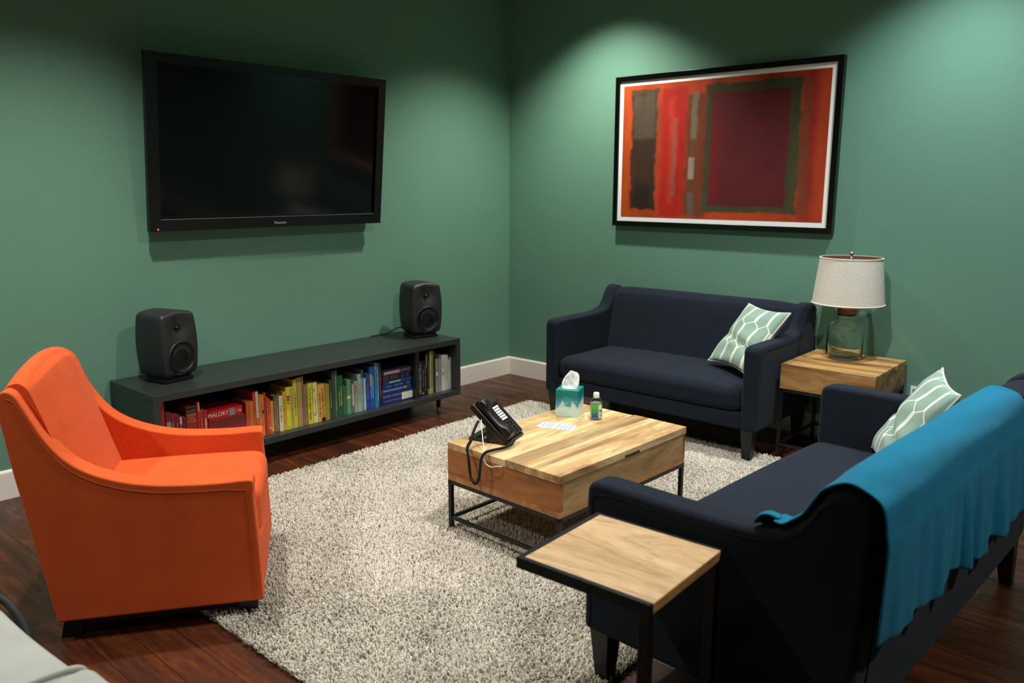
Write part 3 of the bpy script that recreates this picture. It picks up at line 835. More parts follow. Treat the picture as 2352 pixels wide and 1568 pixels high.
# ------------------------------------------------------------------ framed painting
def make_painting():
    y0, y1, z0, z1 = -1.010, -2.542, 1.229, 2.222
    pc = thing('framed_painting', 'large framed abstract print in reds and oranges on the right green wall', 'painting', (0, (y0 + y1) / 2, z0))
    W, Hh = y0 - y1, z1 - z0
    # local: Y from +W/2 (viewer's left) to -W/2, X into the room is negative
    d, w = 0.045, 0.034
    fr = MB()
    fr.box((-d, -W / 2, 0), (-0.002, W / 2, w)); fr.box((-d, -W / 2, Hh - w), (-0.002, W / 2, Hh))
    fr.box((-d, W / 2 - w, w), (-0.002, W / 2, Hh - w)); fr.box((-d, -W / 2, w), (-0.002, -W / 2 + w, Hh - w))
    fr.build('frame', M['black_gloss'], pc, bevel=0.0015)
    xm = -0.034
    MB().box((xm, -W / 2 + w, w), (-0.004, W / 2 - w, Hh - w)).build('mat_board', M['white_paper'], pc, smooth=False)
    mw = 0.030
    aw, ah = W - 2 * w - 2 * mw, Hh - 2 * w - 2 * mw
    nu, nv = 300, 200
    u = np.linspace(0, 1, nu + 1); v = np.linspace(0, 1, nv + 1)
    Ug, Vg = np.meshgrid(u, v, indexing='ij')
    rs = np.random.default_rng(11)
    def vnoise(sx, sy, seed):
        r2 = np.random.default_rng(seed)
        gx, gy = int(sx) + 2, int(sy) + 2
        g = r2.random((gx + 1, gy + 1))
        x = Ug * sx; y = Vg * sy
        ix = x.astype(int); iy = y.astype(int); fx = x - ix; fy = y - iy
        fx = fx * fx * (3 - 2 * fx); fy = fy * fy * (3 - 2 * fy)
        return (g[ix, iy] * (1 - fx) * (1 - fy) + g[ix + 1, iy] * fx * (1 - fy) + g[ix, iy + 1] * (1 - fx) * fy + g[ix + 1, iy + 1] * fx * fy)
    def fb(sx, sy, seed): return 0.55 * vnoise(sx, sy, seed) + 0.3 * vnoise(sx * 2.3, sy * 2.3, seed + 1) + 0.15 * vnoise(sx * 5, sy * 5, seed + 2)
    img = np.zeros((nu + 1, nv + 1, 3))
    img[:] = lin((190, 66, 22))
    n1 = fb(14, 5, 1)[..., None]
    img = img * (0.62 + 0.75 * n1)
    def smooth(e0, e1, x):
        t_ = np.clip((x - e0) / (e1 - e0), 0, 1); return t_ * t_ * (3 - 2 * t_)
    def rect(u0, u1, v0, v1, col, soft=0.01, alpha=1.0, jit=0.012, seed=3, tex=(30, 4), lo=0.75, hi=0.5):
        nonlocal img
        du = (fb(3, 18, seed) - 0.5) * 2 * jit; dv = (fb(26, 3, seed + 9) - 0.5) * 2 * jit
        m = smooth(u0 - soft, u0 + soft, Ug + du) * (1 - smooth(u1 - soft, u1 + soft, Ug + du)) * smooth(v0 - soft, v0 + soft, Vg + dv) * (1 - smooth(v1 - soft, v1 + soft, Vg + dv))
        c = np.array(lin(col))[None, None] * (lo + hi * fb(tex[0], tex[1], seed + 20)[..., None])
        m = (m * alpha)[..., None]
        img = img * (1 - m) + c * m
    # a generic abstract of soft blocks and strokes
    rect(-0.1, 0.07, -0.1, 1.1, (196, 78, 14), 0.03, 0.7, seed=31)
    rect(0.93, 1.1, -0.1, 1.1, (184, 62, 20), 0.03, 0.7, seed=33)
    rect(0.90, 0.95, 0.0, 1.1, (150, 26, 20), 0.025, 0.8, seed=35)
    rect(0.215, 0.35, 0.01, 0.96, (188, 26, 14), 0.015, 0.95, seed=37)
    rect(0.255, 0.285, 0.10, 0.90, (206, 60, 30), 0.012, 0.8, seed=39)
    rect(0.275, 0.300, 0.16, 0.74, (168, 84, 66), 0.006, 0.85, 0.006, seed=41)
    rect(0.345, 0.460, 0.02, 0.90, (116, 58, 28), 0.015, 0.9, seed=43)
    rect(0.368, 0.402, 0.05, 0.90, (104, 72, 40), 0.012, 0.8, seed=44)
    rect(0.372, 0.402, 0.58, 0.92, (128, 116, 96), 0.006, 0.9, 0.006, seed=45)
    rect(0.366, 0.396, 0.29, 0.45, (168, 150, 140), 0.006, 0.9, 0.005, seed=47)
    rect(0.366, 0.396, 0.02, 0.19, (112, 98, 88), 0.008, 0.85, 0.006, seed=49)
    rect(0.04, 0.195, 0.92, 0.965, (58, 66, 26), 0.008, 0.9, seed=51)
    rect(0.052, 0.190, 0.06, 0.93, (56, 38, 26), 0.007, 0.97, 0.014, seed=53, tex=(60, 3), lo=0.55, hi=0.9)
    rect(0.060, 0.188, 0.60, 0.93, (92, 80, 62), 0.02, 0.75, 0.02, seed=55, tex=(60, 3))
    rect(0.060, 0.170, 0.07, 0.25, (34, 22, 16), 0.03, 0.8, 0.02, seed=57)
    rect(0.445, 0.885, 0.055, 0.965, (60, 70, 40), 0.010, 0.96, 0.016, seed=61)
    rect(0.435, 0.47, 0.06, 0.20, (74, 78, 54), 0.012, 0.8, 0.012, seed=63)
    rect(0.885, 0.925, 0.05, 0.95, (130, 62, 34), 0.012, 0.85, seed=65)
    rect(0.470, 0.832, 0.095, 0.895, (104, 24, 32), 0.006, 0.98, 0.009, seed=67, tex=(12, 8), lo=0.8, hi=0.4)
    rect(0.475, 0.520, 0.12, 0.80, (128, 14, 26), 0.008, 0.6, 0.004, seed=69)
    img = np.clip(img * 0.74, 0, 1)
    me = bpy.data.meshes.new('art_print')
    X = np.full_like(Ug, xm - 0.0012)
    P = np.stack([X, aw / 2 - Ug * aw, w + mw + Vg * ah], -1).reshape(-1, 3)
    idx = np.arange((nu + 1) * (nv + 1)).reshape(nu + 1, nv + 1)
    F = np.stack([idx[:-1, :-1], idx[1:, :-1], idx[1:, 1:], idx[:-1, 1:]], -1).reshape(-1, 4)
    me.from_pydata(P.tolist(), [], F.tolist())
    ca = me.color_attributes.new('paint', 'FLOAT_COLOR', 'POINT')
    ca.data.foreach_set('color', np.concatenate([img.reshape(-1, 3), np.ones((img.shape[0] * img.shape[1], 1))], 1).astype(np.float32).reshape(-1))
    t = NT('printed_paint')
    at = t.n('ShaderNodeAttribute', attribute_name='paint')
    me.materials.append(t.fin(at.outputs['Color'], 0.7, 0, 0.3))
    o = bpy.data.objects.new('art_print', me); COL.objects.link(o); o.parent = pc
make_painting()

# ------------------------------------------------------------------ television
def make_tv():
    W, Hh = 1.52, 0.894
    tv = thing('television', 'large black flat television tilted forward on the left green wall', 'television', (-2.13, -0.098, 1.259))
    tv.rotation_euler = (math.radians(6.16), 0, 0)
    bl, bt, bb = 0.062, 0.046, 0.066
    fr = MB()
    fr.box((-W / 2, 0, 0), (W / 2, 0.028, bb)); fr.box((-W / 2, 0, Hh - bt), (W / 2, 0.028, Hh))
    fr.box((-W / 2, 0, bb), (-W / 2 + bl, 0.028, Hh - bt)); fr.box((W / 2 - bl * 0.9, 0, bb), (W / 2, 0.028, Hh - bt))
    bz = fr.build('bezel', plain('television_bezel', (7, 7, 8), 0.32), tv, smooth=False)
    MB().box((-W / 2 + bl * 0.7, 0.016, bb * 0.7), (W / 2 - bl * 0.6, 0.027, Hh - bt * 0.7)).build('screen', M['screen'], tv, smooth=False)
    MB().box((-W / 2 + bl + 0.0, 0.0145, bb + 0.002), (-W / 2 + bl + 0.010, 0.016, Hh - bt)).box((-W / 2 + bl, 0.0145, Hh - bt - 0.012), (W / 2 - bl, 0.016, Hh - bt)).box((-W / 2 + bl, 0.0145, bb), (W / 2 - bl, 0.016, bb + 0.012)).build('screen_border', M['black_gloss'], tv, smooth=False)
    MB().box((-W / 2 + 0.02, 0.0285, 0.02), (W / 2 - 0.02, 0.072, Hh - 0.02)).build('rear_housing', M['black_plastic'], tv, bevel=0.006)
    MB().box((-W / 2 + bl, -0.0012, bb - 0.005), (W / 2 - bl, 0.0, bb - 0.0025)).build('trim_line', M['dim_text'], bz, smooth=False)
    MB().lathe([(0, -0.0012), (0.004, -0.0012), (0.004, 0.0005)], n=14).build('standby_light', M['led'], tv).matrix_local = Matrix.Translation((-W / 2 + 0.045, -0.0015, 0.011)) @ Matrix.Rotation(math.radians(90), 4, 'X')
    text_mesh('logo', 'Panasonic', 0.020, M['grey_text'], tv, (0.012, -0.001, 0.026), (math.radians(90), 0, 0), bold=True)
    MB().box((-0.30, 0.0725, 0.22), (0.30, 0.088, 0.66)).box((-0.28, 0.0885, 0.50), (-0.24, 0.145, 0.56)).box((0.24, 0.0885, 0.50), (0.28, 0.145, 0.56)).build('wall_bracket', M['black_metal'], tv, smooth=False)
make_tv()

# ------------------------------------------------------------------ low console
CX0, CX1, CYF, CYB, CZ0, CZ1 = -3.126, -1.052, -0.507, -0.017, 0.1135, 0.499
def make_console():
    cs = thing('media_console', 'long low charcoal open media console full of books under the television', 'console', ((CX0 + CX1) / 2, (CYF + CYB) / 2, 0))
    cx, cy = cs.location.x, cs.location.y
    L = lambda a, b: ((a[0] - cx, a[1] - cy, a[2]), (b[0] - cx, b[1] - cy, b[2]))
    th = 0.036
    MB().box(*L((CX0, CYF, CZ1 - th), (CX1, CYB, CZ1))).build('top_board', M['charcoal'], cs, bevel=0.0015)
    MB().box(*L((CX0, CYF, CZ0), (CX1, CYB, CZ0 + th))).build('bottom_board', M['charcoal'], cs, bevel=0.0015)
    MB().box(*L((CX0, CYF, CZ0 + th + 0.0002), (CX0 + th, CYB, CZ1 - th - 0.0002))).build('side_panel', M['charcoal'], cs, smooth=False)
    MB().box(*L((CX1 - th, CYF, CZ0 + th + 0.0002), (CX1, CYB, CZ1 - th - 0.0002))).build('side_panel', M['charcoal'], cs, smooth=False)
    MB().box(*L((CX0 + th, CYB - 0.012, CZ0 + th), (CX1 - th, CYB, CZ1 - th))).build('back_panel', M['charcoal_in'], cs, smooth=False)
    MB().box(*L((-1.434, CYF + 0.02, CZ0 + th + 0.0003), (-1.403, CYB - 0.013, CZ1 - th - 0.0003))).build('divider', M['charcoal_in'], cs, smooth=False)
    for x in (CX0 + 0.10, CX1 - 0.105):
        for y in (CYF + 0.108, CYB - 0.09):
            lg = MB().lathe([(0.0, CZ0 - 0.0005), (0.020, CZ0 - 0.001), (0.019, CZ0 - 0.02), (0.0125, 0.028)], c=(x - cx, y - cy, 0), n=20).build('leg', M['black_leg'], cs)
            MB().lathe([(0.0126, 0.028), (0.0125, 0.012), (0.015, 0.004), (0.015, 0.0), (0, 0.0)], c=(x - cx, y - cy, 0), n=20).build('metal_tip', M['silver'], lg)
make_console()

# ------------------------------------------------------------------ speakers
def make_speaker(label, x, y, rot):
    sp = thing('loudspeaker', label, 'speaker', (x, y, CZ1 + 0.0005), math.radians(rot), 'monitor speakers on the console')
    # local front = -y
    W, Dp, z0, z1 = 0.236, 0.223, 0.034, 0.354
    zc, zt = 0.132, 0.280           # woofer, tweeter heights
    def fn(px, py, pz):
        zz = (pz - (z0 + z1) / 2) / ((z1 - z0) / 2)
        k = 1 - (0.10 if zz > 0 else 0.13) * abs(zz) ** 2.2 - (0.03 * max(0, zz))
        x_, y_ = px * k, py * (1 - 0.06 * abs(zz) ** 2.2)
        z_ = pz + 0.014 * (1 - (px / (W / 2)) ** 2) * max(0, zz) - 0.004 * (1 - (px / (W / 2)) ** 2) * max(0, -zz)
        if py > 0: x_ *= 1 - 0.14 * (py / (Dp / 2)) ** 2
        if py < -Dp / 2 + 0.012:
            r = math.hypot(px, pz - zt)
            if r < 0.088: y_ += 0.020 * (0.5 + 0.5 * math.cos(math.pi * r / 0.088))
        return (x_, y_, z_)
    body = MB().rbox((-W / 2, -Dp / 2, z0), (W / 2, Dp / 2, z1), 0.022, 5, 26, fn).build('cabinet', M['speaker'], sp, angle=60, merge=True)
    def disc(name, prof, z, yf, mat, n=44):
        o = MB().lathe(prof, n=n).build(name, mat, sp, angle=50)
        o.matrix_local = Matrix.Translation((0, yf, z)) @ Matrix.Rotation(math.radians(90), 4, 'X')
        return o
    yf = -Dp / 2
    disc('woofer', [(0.078, -0.004), (0.078, 0.0035), (0.075, 0.0045), (0.072, 0.002), (0.05, -0.001), (0.030, 0.001), (0.012, 0.004), (0.0, 0.0048)], zc, yf, M['speaker_black'])
    disc('woofer_ring', [(0.0765, 0.002), (0.079, 0.0055), (0.0815, 0.003), (0.082, -0.006)], zc, yf, M['speaker'])
    disc('tweeter', [(0.021, -0.003), (0.020, 0.001), (0.013, -0.002), (0.009, 0.003), (0.004, 0.006), (0, 0.0068)], zt, yf + 0.016, M['speaker_black'], 28)
    text_mesh('logo', 'GENELEC', 0.0125, M['dim_text'], sp, (0, -0.1066, 0.0445), (math.radians(106), 0, 0), bold=True)
    st = MB()
    st.rbox((-0.088, -0.088, 0.0), (0.088, 0.075, 0.018), 0.005, 2, 2)
    st.rbox((-0.080, -0.080, 0.018), (0.080, 0.068, 0.036), 0.004, 2, 2)
    st.build('stand', M['rubber'], sp)
    return sp
make_speaker('black monitor speaker on the left end of the console', -2.905, -0.215, 14.5)
make_speaker('black monitor speaker on the right end of the console', -1.165, -0.235, -13.5)
cab = MB().tube(catmull([(-1.205, -0.092, 0.545), (-1.24, -0.08, 0.540), (-1.30, -0.055, 0.512), (-1.36, -0.035, 0.504), (-1.42, -0.028, 0.504)], 8), 0.004, 8).build('speaker_cable', M['rubber'], None)
tag(cab, 'thin black cable on the console behind the right speaker', 'cable')

# ------------------------------------------------------------------ books on the console
ZB = CZ0 + 0.036 + 0.0004
book_mats = {}
def bmat(hexcol):
    if hexcol not in book_mats:
        book_mats[hexcol] = plain('cover_' + hexcol, hexcol, 0.55, var=0.12, scale=90)
    return book_mats[hexcol]
brnd = random.Random(21)
SP_Y = -0.455
def book(x0, x1, h, cover, label, depth=0.15, letter=None, title=None, tsize=0.012, band=None, tpos=0.5, patch=None, tcol=None, marks=0.6, text_w=0.5):
    """upright book, spine towards the room; band = (from, to, colour) of the spine height"""
    x0 += 0.0004; x1 -= 0.0004
    w = x1 - x0
    bk = thing('book', label, 'book', ((x0 + x1) / 2, SP_Y, ZB), 0, 'books in the low console')
    ct = min(0.0022, w * 0.16)
    m = MB()
    m.box((-w / 2, 0, 0), (w / 2, ct, h)); m.box((-w / 2, ct, 0), (-w / 2 + ct, depth, h)); m.box((w / 2 - ct, ct, 0), (w / 2, depth, h))
    cv = m.build('cover', bmat(cover), bk, smooth=False)
    MB().box((-w / 2 + ct, ct, 0.002), (w / 2 - ct, depth - 0.003, h - 0.003)).build('pages', M['pages'], bk, smooth=False)
    if band:
        for b0, b1, c in (band if isinstance(band, list) else [band]):
            MB().box((-w / 2 - 0.0001, -0.0003, h * b0), (w / 2 + 0.0001, 0.0002, h * b1)).build('spine_band', bmat(c), bk, smooth=False)
    if title:
        for (txt, sz, zc, mode, c, sx) in title:
            mt = bmat(c)
            if mode == 'v':
                text_mesh('spine_title', txt, sz, mt, bk, (0, -0.0006, h * zc), (math.radians(90), math.radians(90), 0), 0.0002, sx=sx)
            else:
                text_mesh('spine_title', txt, sz, mt, bk, (0, -0.0006, h * zc), (math.radians(90), 0, 0), 0.0002, sx=sx)
    if letter:
        # marks too small to read in the photograph
        mb = MB(); z = h * (0.5 + marks / 2); lw = w * text_w * 0.5
        rows = 2 if w > 0.026 else 1
        for rI in range(rows):
            xo = 0 if rows == 1 else (0.22 if rI == 0 else -0.2) * w
            z = h * (0.5 + marks / 2) - (0.1 * h if rI else 0)
            while z > h * (0.5 - marks / 2):
                l = brnd.uniform(0.0016, 0.0034)
                if True:
                    ww = lw / rows * brnd.uniform(0.35, 0.75)
                    mb.box((xo - ww, -0.0004, z - l), (xo + ww, 0.0001, z))
                z -= l + (brnd.uniform(0.0009, 0.0016) if brnd.random() < 0.82 else 0.006)
        if mb.v: mb.build('spine_lettering', bmat(letter), bk, smooth=False)
    if patch:
        for (xa, xb, za, zb_, c) in patch:
            MB().box((xa * w, -0.0005, za * h), (xb * w, 0.0001, zb_ * h)).build('spine_patch', bmat(c), bk, smooth=False)
    return bk

B = book
# red end
B(-3.085, -3.050, 0.300, 'b3141c', 'tall bright red book at the far left end of the console', 0.2)
B(-3.046, -3.019, 0.240, '7c1a22', 'dark red book with a grey label, next to the tall red end book', 0.16, patch=[(-0.42, 0.42, 0.60, 0.80, '9a9a9e')])
B(-3.018, -3.002, 0.228, '8e2038', 'thin plum red paperback with white lettering near the left end', 0.13, 'd8c8c8')
B(-3.001, -2.978, 0.222, '7a1628', 'crimson paperback with pale pink lettering, between two thin plum and white-labelled books', 0.13, 'd0a0a0')
B(-2.977, -2.964, 0.210, 'a01c34', 'narrow crimson book with a white label at its top', 0.13, 'e0b8b8', patch=[(-0.40, 0.40, 0.80, 0.97, 'd8d0c0')])
B(-2.963, -2.944, 0.203, '6c141e', 'short maroon paperback left of the thick black-banded red book', 0.14)
B(-2.942, -2.885, 0.248, 'a02a1c', 'thick red history book with a black band across the top of its spine', 0.17, band=(0.86, 0.985, '17120f'),
  title=[('BULLOCK', 0.0125, 0.90, 'h', '8a9a66', 0.85), ('HITLER', 0.0155, 0.815, 'h', 'c8a860', 0.88), ('AND', 0.013, 0.75, 'h', 'c8a860', 0.95), ('STALIN', 0.0155, 0.685, 'h', 'c8a860', 0.88)])
B(-2.883, -2.868, 0.266, 'c41c1c', 'tall thin red book right of the thick black-banded red book', 0.18, patch=[(0.0, 0.45, 0.80, 0.97, 'd8b0a0')])
B(-2.867, -2.853, 0.219, 'c2381a', 'thin orange-red paperback beside the tall thin red book', 0.14, 'd88850')
B(-2.851, -2.828, 0.212, 'b81a20', 'red paperback with bold white lettering beside the flat red stack', 0.14, 'e8e0d8', text_w=0.7)
# orange run
B(-2.611, -2.585, 0.210, 'd2571a', 'orange paperback right beside the flat red stack', 0.14, 'b84a18')
B(-2.584, -2.569, 0.209, 'd88a3c', 'pale orange thin paperback, second right of the flat red stack', 0.14, 'a05020')
B(-2.568, -2.552, 0.254, 'c63a1c', 'tall red-orange book left of the tall cream-topped book', 0.17, 'd88850')
B(-2.551, -2.535, 0.255, 'd0c0a0', 'tall cream-topped book with orange lower spine among orange books', 0.17, band=(0.0, 0.42, 'c8602a'))
B(-2.534, -2.517, 0.236, 'd4662a', 'orange paperback with dense yellow lettering among orange books', 0.15, 'e0b060', marks=0.85, text_w=0.7)
B(-2.516, -2.503, 0.231, 'dc8a34', 'amber paperback with a black round emblem on its spine', 0.15, 'b05020', patch=[(-0.35, 0.35, 0.55, 0.63, '201818')])
B(-2.502, -2.489, 0.240, 'b8301c', 'narrow brick red paperback between amber and orange books', 0.15, '7a1810', marks=0.8)
B(-2.488, -2.477, 0.214, 'c8461c', 'slim rust orange paperback left of the shortest orange one', 0.14, 'e0a060')
B(-2.476, -2.465, 0.201, 'd2501c', 'short orange paperback with a white mark near its foot', 0.13, 'e8b070', patch=[(-0.3, 0.4, 0.14, 0.20, 'd8d0c0')])
# yellow run
B(-2.463, -2.445, 0.184, 'd8a060', 'shortest sandy orange paperback, left of the brown patterned book', 0.13, '8a5a30', patch=[(-0.3, 0.3, 0.02, 0.06, '302820')])
B(-2.443, -2.413, 0.210, '6e4c30', 'brown book with cream ornaments down its spine', 0.15, 'c0a080', marks=0.9, text_w=0.8)
B(-2.411, -2.386, 0.204, 'd8d4a8', 'cream paperback with a thin line across, right of the brown ornate book', 0.14, '706850', marks=0.45, patch=[(-0.5, 0.5, 0.40, 0.41, '807858')])
B(-2.385, -2.366, 0.224, 'd6a630', 'golden yellow paperback with orange lettering left of the red-titled yellow book', 0.15, 'b05a20', marks=0.8)
B(-2.365, -2.336, 0.244, 'd8cc28', 'yellow book with large red capitals near the top of its spine', 0.16,
  patch=[(-0.34, 0.36, 0.74, 0.80, 'a83020'), (-0.34, 0.36, 0.675, 0.73, 'a83020'), (-0.3, 0.3, 0.60, 0.65, '908a30'), (-0.1, 0.1, 0.05, 0.08, '403818')])
B(-2.335, -2.319, 0.243, 'b8b878', 'greenish cream paperback with dense dark lettering between two yellow books', 0.16, '606840', marks=0.9, text_w=0.7)
B(-2.318, -2.293, 0.280, 'd0bc20', 'tall bright yellow book with small black lettering', 0.18, '5a5018', marks=0.5)
B(-2.291, -2.260, 0.286, 'a88f66', 'tall beige cloth book right of the tall bright yellow one', 0.20)
B(-2.258, -2.248, 0.292, 'a8682c', 'very thin tall tan and orange book beside the beige cloth book', 0.2, '6a4018')
B(-2.247, -2.224, 0.238, '8d7654', 'taupe cloth book left of the yellow book with the long black title', 0.16, '7a6242')
B(-2.222, -2.191, 0.241, 'd8cc2c', 'yellow book with a long black title running down its spine', 0.16, title=[('The Day the Laughter Stopped', 0.0215, 0.5, 'v', '1c1a12', 0.72)])
B(-2.188, -2.158, 0.238, 'dcd488', 'pale yellow book with letters stacked down its spine and a blue flower', 0.16,
  title=[('KURBAN SAID', 0.0125, 0.42, 'v', 'a09a60', 1.1)], patch=[(-0.42, 0.0, 0.78, 0.85, '8a96a8'), (-0.42, 0.05, 0.18, 0.25, '8a96a8')])
B(-2.156, -2.108, 0.221, 'd8a844', 'thick amber and yellow book with handwritten dark red lettering', 0.16, '8a3a20', marks=0.75, text_w=0.9, patch=[(0.0, 0.5, 0.0, 0.10, '1a1a1a')])
B(-2.106, -2.075, 0.215, '9c8828', 'plain olive yellow book at the right end of the yellow books', 0.15)
# green run
B(-2.073, -2.056, 0.234, '274a2c', 'narrow dark green book, first of the green ones', 0.16, '9ab090', marks=0.4)
B(-2.054, -2.038, 0.282, '34492e', 'tall moss green book with a plain spine', 0.2)
B(-2.037, -2.017, 0.284, '3c5a40', 'tall grey-green book with grey lettering along its whole spine', 0.2, '8a9890', marks=0.75, text_w=0.6)
B(-2.015, -1.979, 0.249, '0c5a30', 'vivid emerald green book with yellow lettering', 0.17, 'c8c830', marks=0.45, text_w=0.6)
B(-1.977, -1.952, 0.180, '3f6650', 'short dull green paperback right of the emerald book', 0.13)
B(-1.950, -1.922, 0.214, '5f9a6c', 'mint green book with a cream band around its middle', 0.15, band=(0.46, 0.53, 'd0ccA0'.lower()))
B(-1.920, -1.897, 0.188, '5c7062', 'grey-green paperback with a long white label', 0.14, patch=[(-0.1, 0.42, 0.25, 0.95, 'b8bcb0')])
B(-1.895, -1.873, 0.195, '9aa396', 'speckled grey paperback with a pink-red label near its top', 0.14, '707a70', marks=0.5, patch=[(-0.4, 0.3, 0.60, 0.88, 'b8705c')])
B(-1.871, -1.843, 0.232, '9cb0a4', 'pale grey-green book with small dark lettering', 0.17, '50605a', marks=0.45)
B(-1.841, -1.834, 0.200, '7fc0b0', 'very thin turquoise booklet beside the pale grey-green book', 0.15)
B(-1.833, -1.828, 0.256, '6a8c88', 'tall wafer-thin teal grey booklet', 0.18)
B(-1.826, -1.808, 0.202, '9fb4c4', 'pale blue and white paperback at the start of the blue books', 0.14, 'f0f0f0', marks=0.8)
# blue run
B(-1.806, -1.780, 0.226, '2440a0', 'cobalt blue paperback with white foot emblem', 0.15, '6078c0', marks=0.4)
B(-1.778, -1.743, 0.264, '1f4f9c', 'tall royal blue book with a yellow-green panel on its spine', 0.18, 'c8d4e4', marks=0.5, patch=[(-0.46, 0.05, 0.55, 0.82, '9aa040')])
B(-1.739, -1.721, 0.283, '2484ac', 'tall teal blue book with a flame-coloured top mark', 0.2, patch=[(-0.4, 0.45, 0.86, 0.93, 'd06024')])
B(-1.720, -1.707, 0.281, '1e74b0', 'tall thin bright blue book with white lettering', 0.2, 'd8e4ec', marks=0.7)
B(-1.704, -1.688, 0.275, '141c28', 'tall black book with red-orange capitals beside the flat blue stack', 0.2, 'c04428', marks=0.55, text_w=0.95)
# black to white run
B(-1.400, -1.385, 0.246, '0d0d0f', 'black book with faint grey lettering beside the divider', 0.17, '60605c', marks=0.7)
B(-1.383, -1.353, 0.232, '121214', 'thick black book with white lettering, second from the divider', 0.17, 'c8c8c0', marks=0.85)
B(-1.351, -1.330, 0.228, '0e0e10', 'black paperback with a pale yellow foot label', 0.16, '90908a', marks=0.5, patch=[(-0.4, 0.3, 0.04, 0.10, '908a48')])
B(-1.328, -1.316, 0.231, '101014', 'narrow black paperback with white lettering left of the tall cream-edged one', 0.16, 'b8b8b0', marks=0.7)
B(-1.315, -1.303, 0.284, '15150f', 'tall black and cream-topped thin book in the black run', 0.19, patch=[(-0.45, 0.2, 0.66, 0.96, '8a8a68')])
B(-1.300, -1.283, 0.285, '14120c', 'tall black book with gold lettering and a tan foot band', 0.19, 'a09048', marks=0.6, text_w=0.7, band=(0.0, 0.14, '8c7c48'))
B(-1.282, -1.251, 0.286, '85854a', 'tall olive book with black ornaments and a cream edge', 0.19, '24240f', marks=0.7, patch=[(-0.5, -0.25, 0.0, 1.0, 'b8b48c')])
B(-1.249, -1.234, 0.279, '1a1814', 'tall thin black book between the olive and the grey books', 0.19)
B(-1.231, -1.209, 0.226, '8f8a86', 'grey paperback with a small white emblem mid-spine', 0.16, '605c5a', marks=0.4, patch=[(-0.3, 0.4, 0.50, 0.60, 'e0dcd4')])
B(-1.206, -1.178, 0.224, '958a8c', 'mauve grey paperback left of the white book with the large V', 0.16, '7a7072')
B(-1.176, -1.146, 0.244, 'c9c9c2', 'white book with one large black V on its spine', 0.17, title=[('V', 0.040, 0.47, 'h', '14141a', 0.9)], patch=[(-0.08, 0.1, 0.62, 0.92, '8a8a86')])
B(-1.144, -1.120, 0.240, 'c4c4ba', 'white book with grey capitals down its spine right of the V book', 0.17, '808078', marks=0.55)
B(-1.118, -1.101, 0.206, 'b8b8ae', 'short off-white book next to the last one on the right', 0.15)
B(-1.0995, -1.0892, 0.218, 'a9aaa2', 'thin pale grey book at the far right end of the console', 0.15)

def flat_book(x0, x1, z0, z1, cover, label, depth=0.2, y=SP_Y, tilt=0.0, title=None, patch=None, bandz=None):
    bk = thing('book', label, 'book', ((x0 + x1) / 2, y, z0), math.radians(tilt), 'books in the low console')
    w = x1 - x0; h = z1 - z0 - 0.0006; ct = min(0.003, h * 0.14)
    m = MB()
    m.box((-w / 2, 0, 0), (w / 2, ct, h)); m.box((-w / 2, ct, 0), (w / 2, depth, ct)); m.box((-w / 2, ct, h - ct), (w / 2, depth, h))
    m.build('cover', bmat(cover), bk, smooth=False)
    MB().box((-w / 2 + 0.003, ct, ct), (w / 2 - 0.003, depth - 0.003, h - ct)).build('pages', M['pages'], bk, smooth=False)
    for (txt, sz, xc, zc, c, sx) in (title or []):
        text_mesh('spine_title', txt, sz, bmat(c), bk, (xc * w, -0.0007, zc * h), (math.radians(90), 0, 0), 0.0002, sx=sx)
    for (xa, xb, za, zb_, c) in (patch or []):
        MB().box((xa * w, -0.0005, za * h), (xb * w, 0.0001, zb_ * h)).build('spine_patch', bmat(c), bk, smooth=False)
    return bk
FB = flat_book
FB(-2.824, -2.612, ZB, 0.2535, '861f2c', 'thick crimson book at the bottom of the flat red stack')
FB(-2.825, -2.615, 0.2535, 0.3005, '7c2018', 'brick red cloth book in the middle of the flat red stack')
FB(-2.823, -2.632, 0.3005, 0.350, 'c0121a', 'bright red book titled in white on top of the flat red stack', 0.16,
   title=[('MALORY', 0.030, -0.22, 0.5, 'e8e2da', 0.98)], patch=[(0.11, 0.27, 0.12, 0.88, '8c9694'), (0.31, 0.33, 0.3, 0.7, 'd88a70'), (0.37, 0.39, 0.35, 0.7, 'd88a70'), (0.41, 0.455, 0.40, 0.58, 'e8e0d8')])
FB(-1.685, -1.437, ZB, 0.2265, '1c2060', 'thick navy thesaurus with a white paper label, bottom of the flat blue stack', 0.2,
   title=[('OXFORD AMERICAN', 0.0185, -0.18, 0.68, '8890b8', 0.9), ("Writer's Thesaurus", 0.0175, -0.15, 0.28, '7880b0', 0.95)], patch=[(0.145, 0.505, 0.16, 0.76, 'd8dccc'), (0.235, 0.242, 0.25, 0.65, '50544c')])
FB(-1.683, -1.445, 0.2265, 0.2525, '1a3c86', 'blue book with a small yellow square, second from the bottom of the flat blue stack', 0.19, patch=[(-0.46, 0.18, 0.36, 0.56, '9cb0d8'), (0.22, 0.34, 0.25, 0.72, 'a89a3c')])
FB(-1.677, -1.446, 0.2525, 0.2795, '0e2448', 'dark blue book with cyan lettering, middle of the flat blue stack', 0.18, patch=[(-0.40, -0.20, 0.3, 0.66, '2878a8'), (-0.12, 0.08, 0.3, 0.66, '2878a8'), (0.12, 0.2, 0.3, 0.66, '3890b8'), (0.33, 0.45, 0.3, 0.66, '2878a8')])
FB(-1.672, -1.441, 0.2795, 0.300, '143a80', 'thin blue book with white lettering above the dark blue one in the flat stack', 0.18, patch=[(-0.30, 0.10, 0.30, 0.66, 'b8c8e0')])
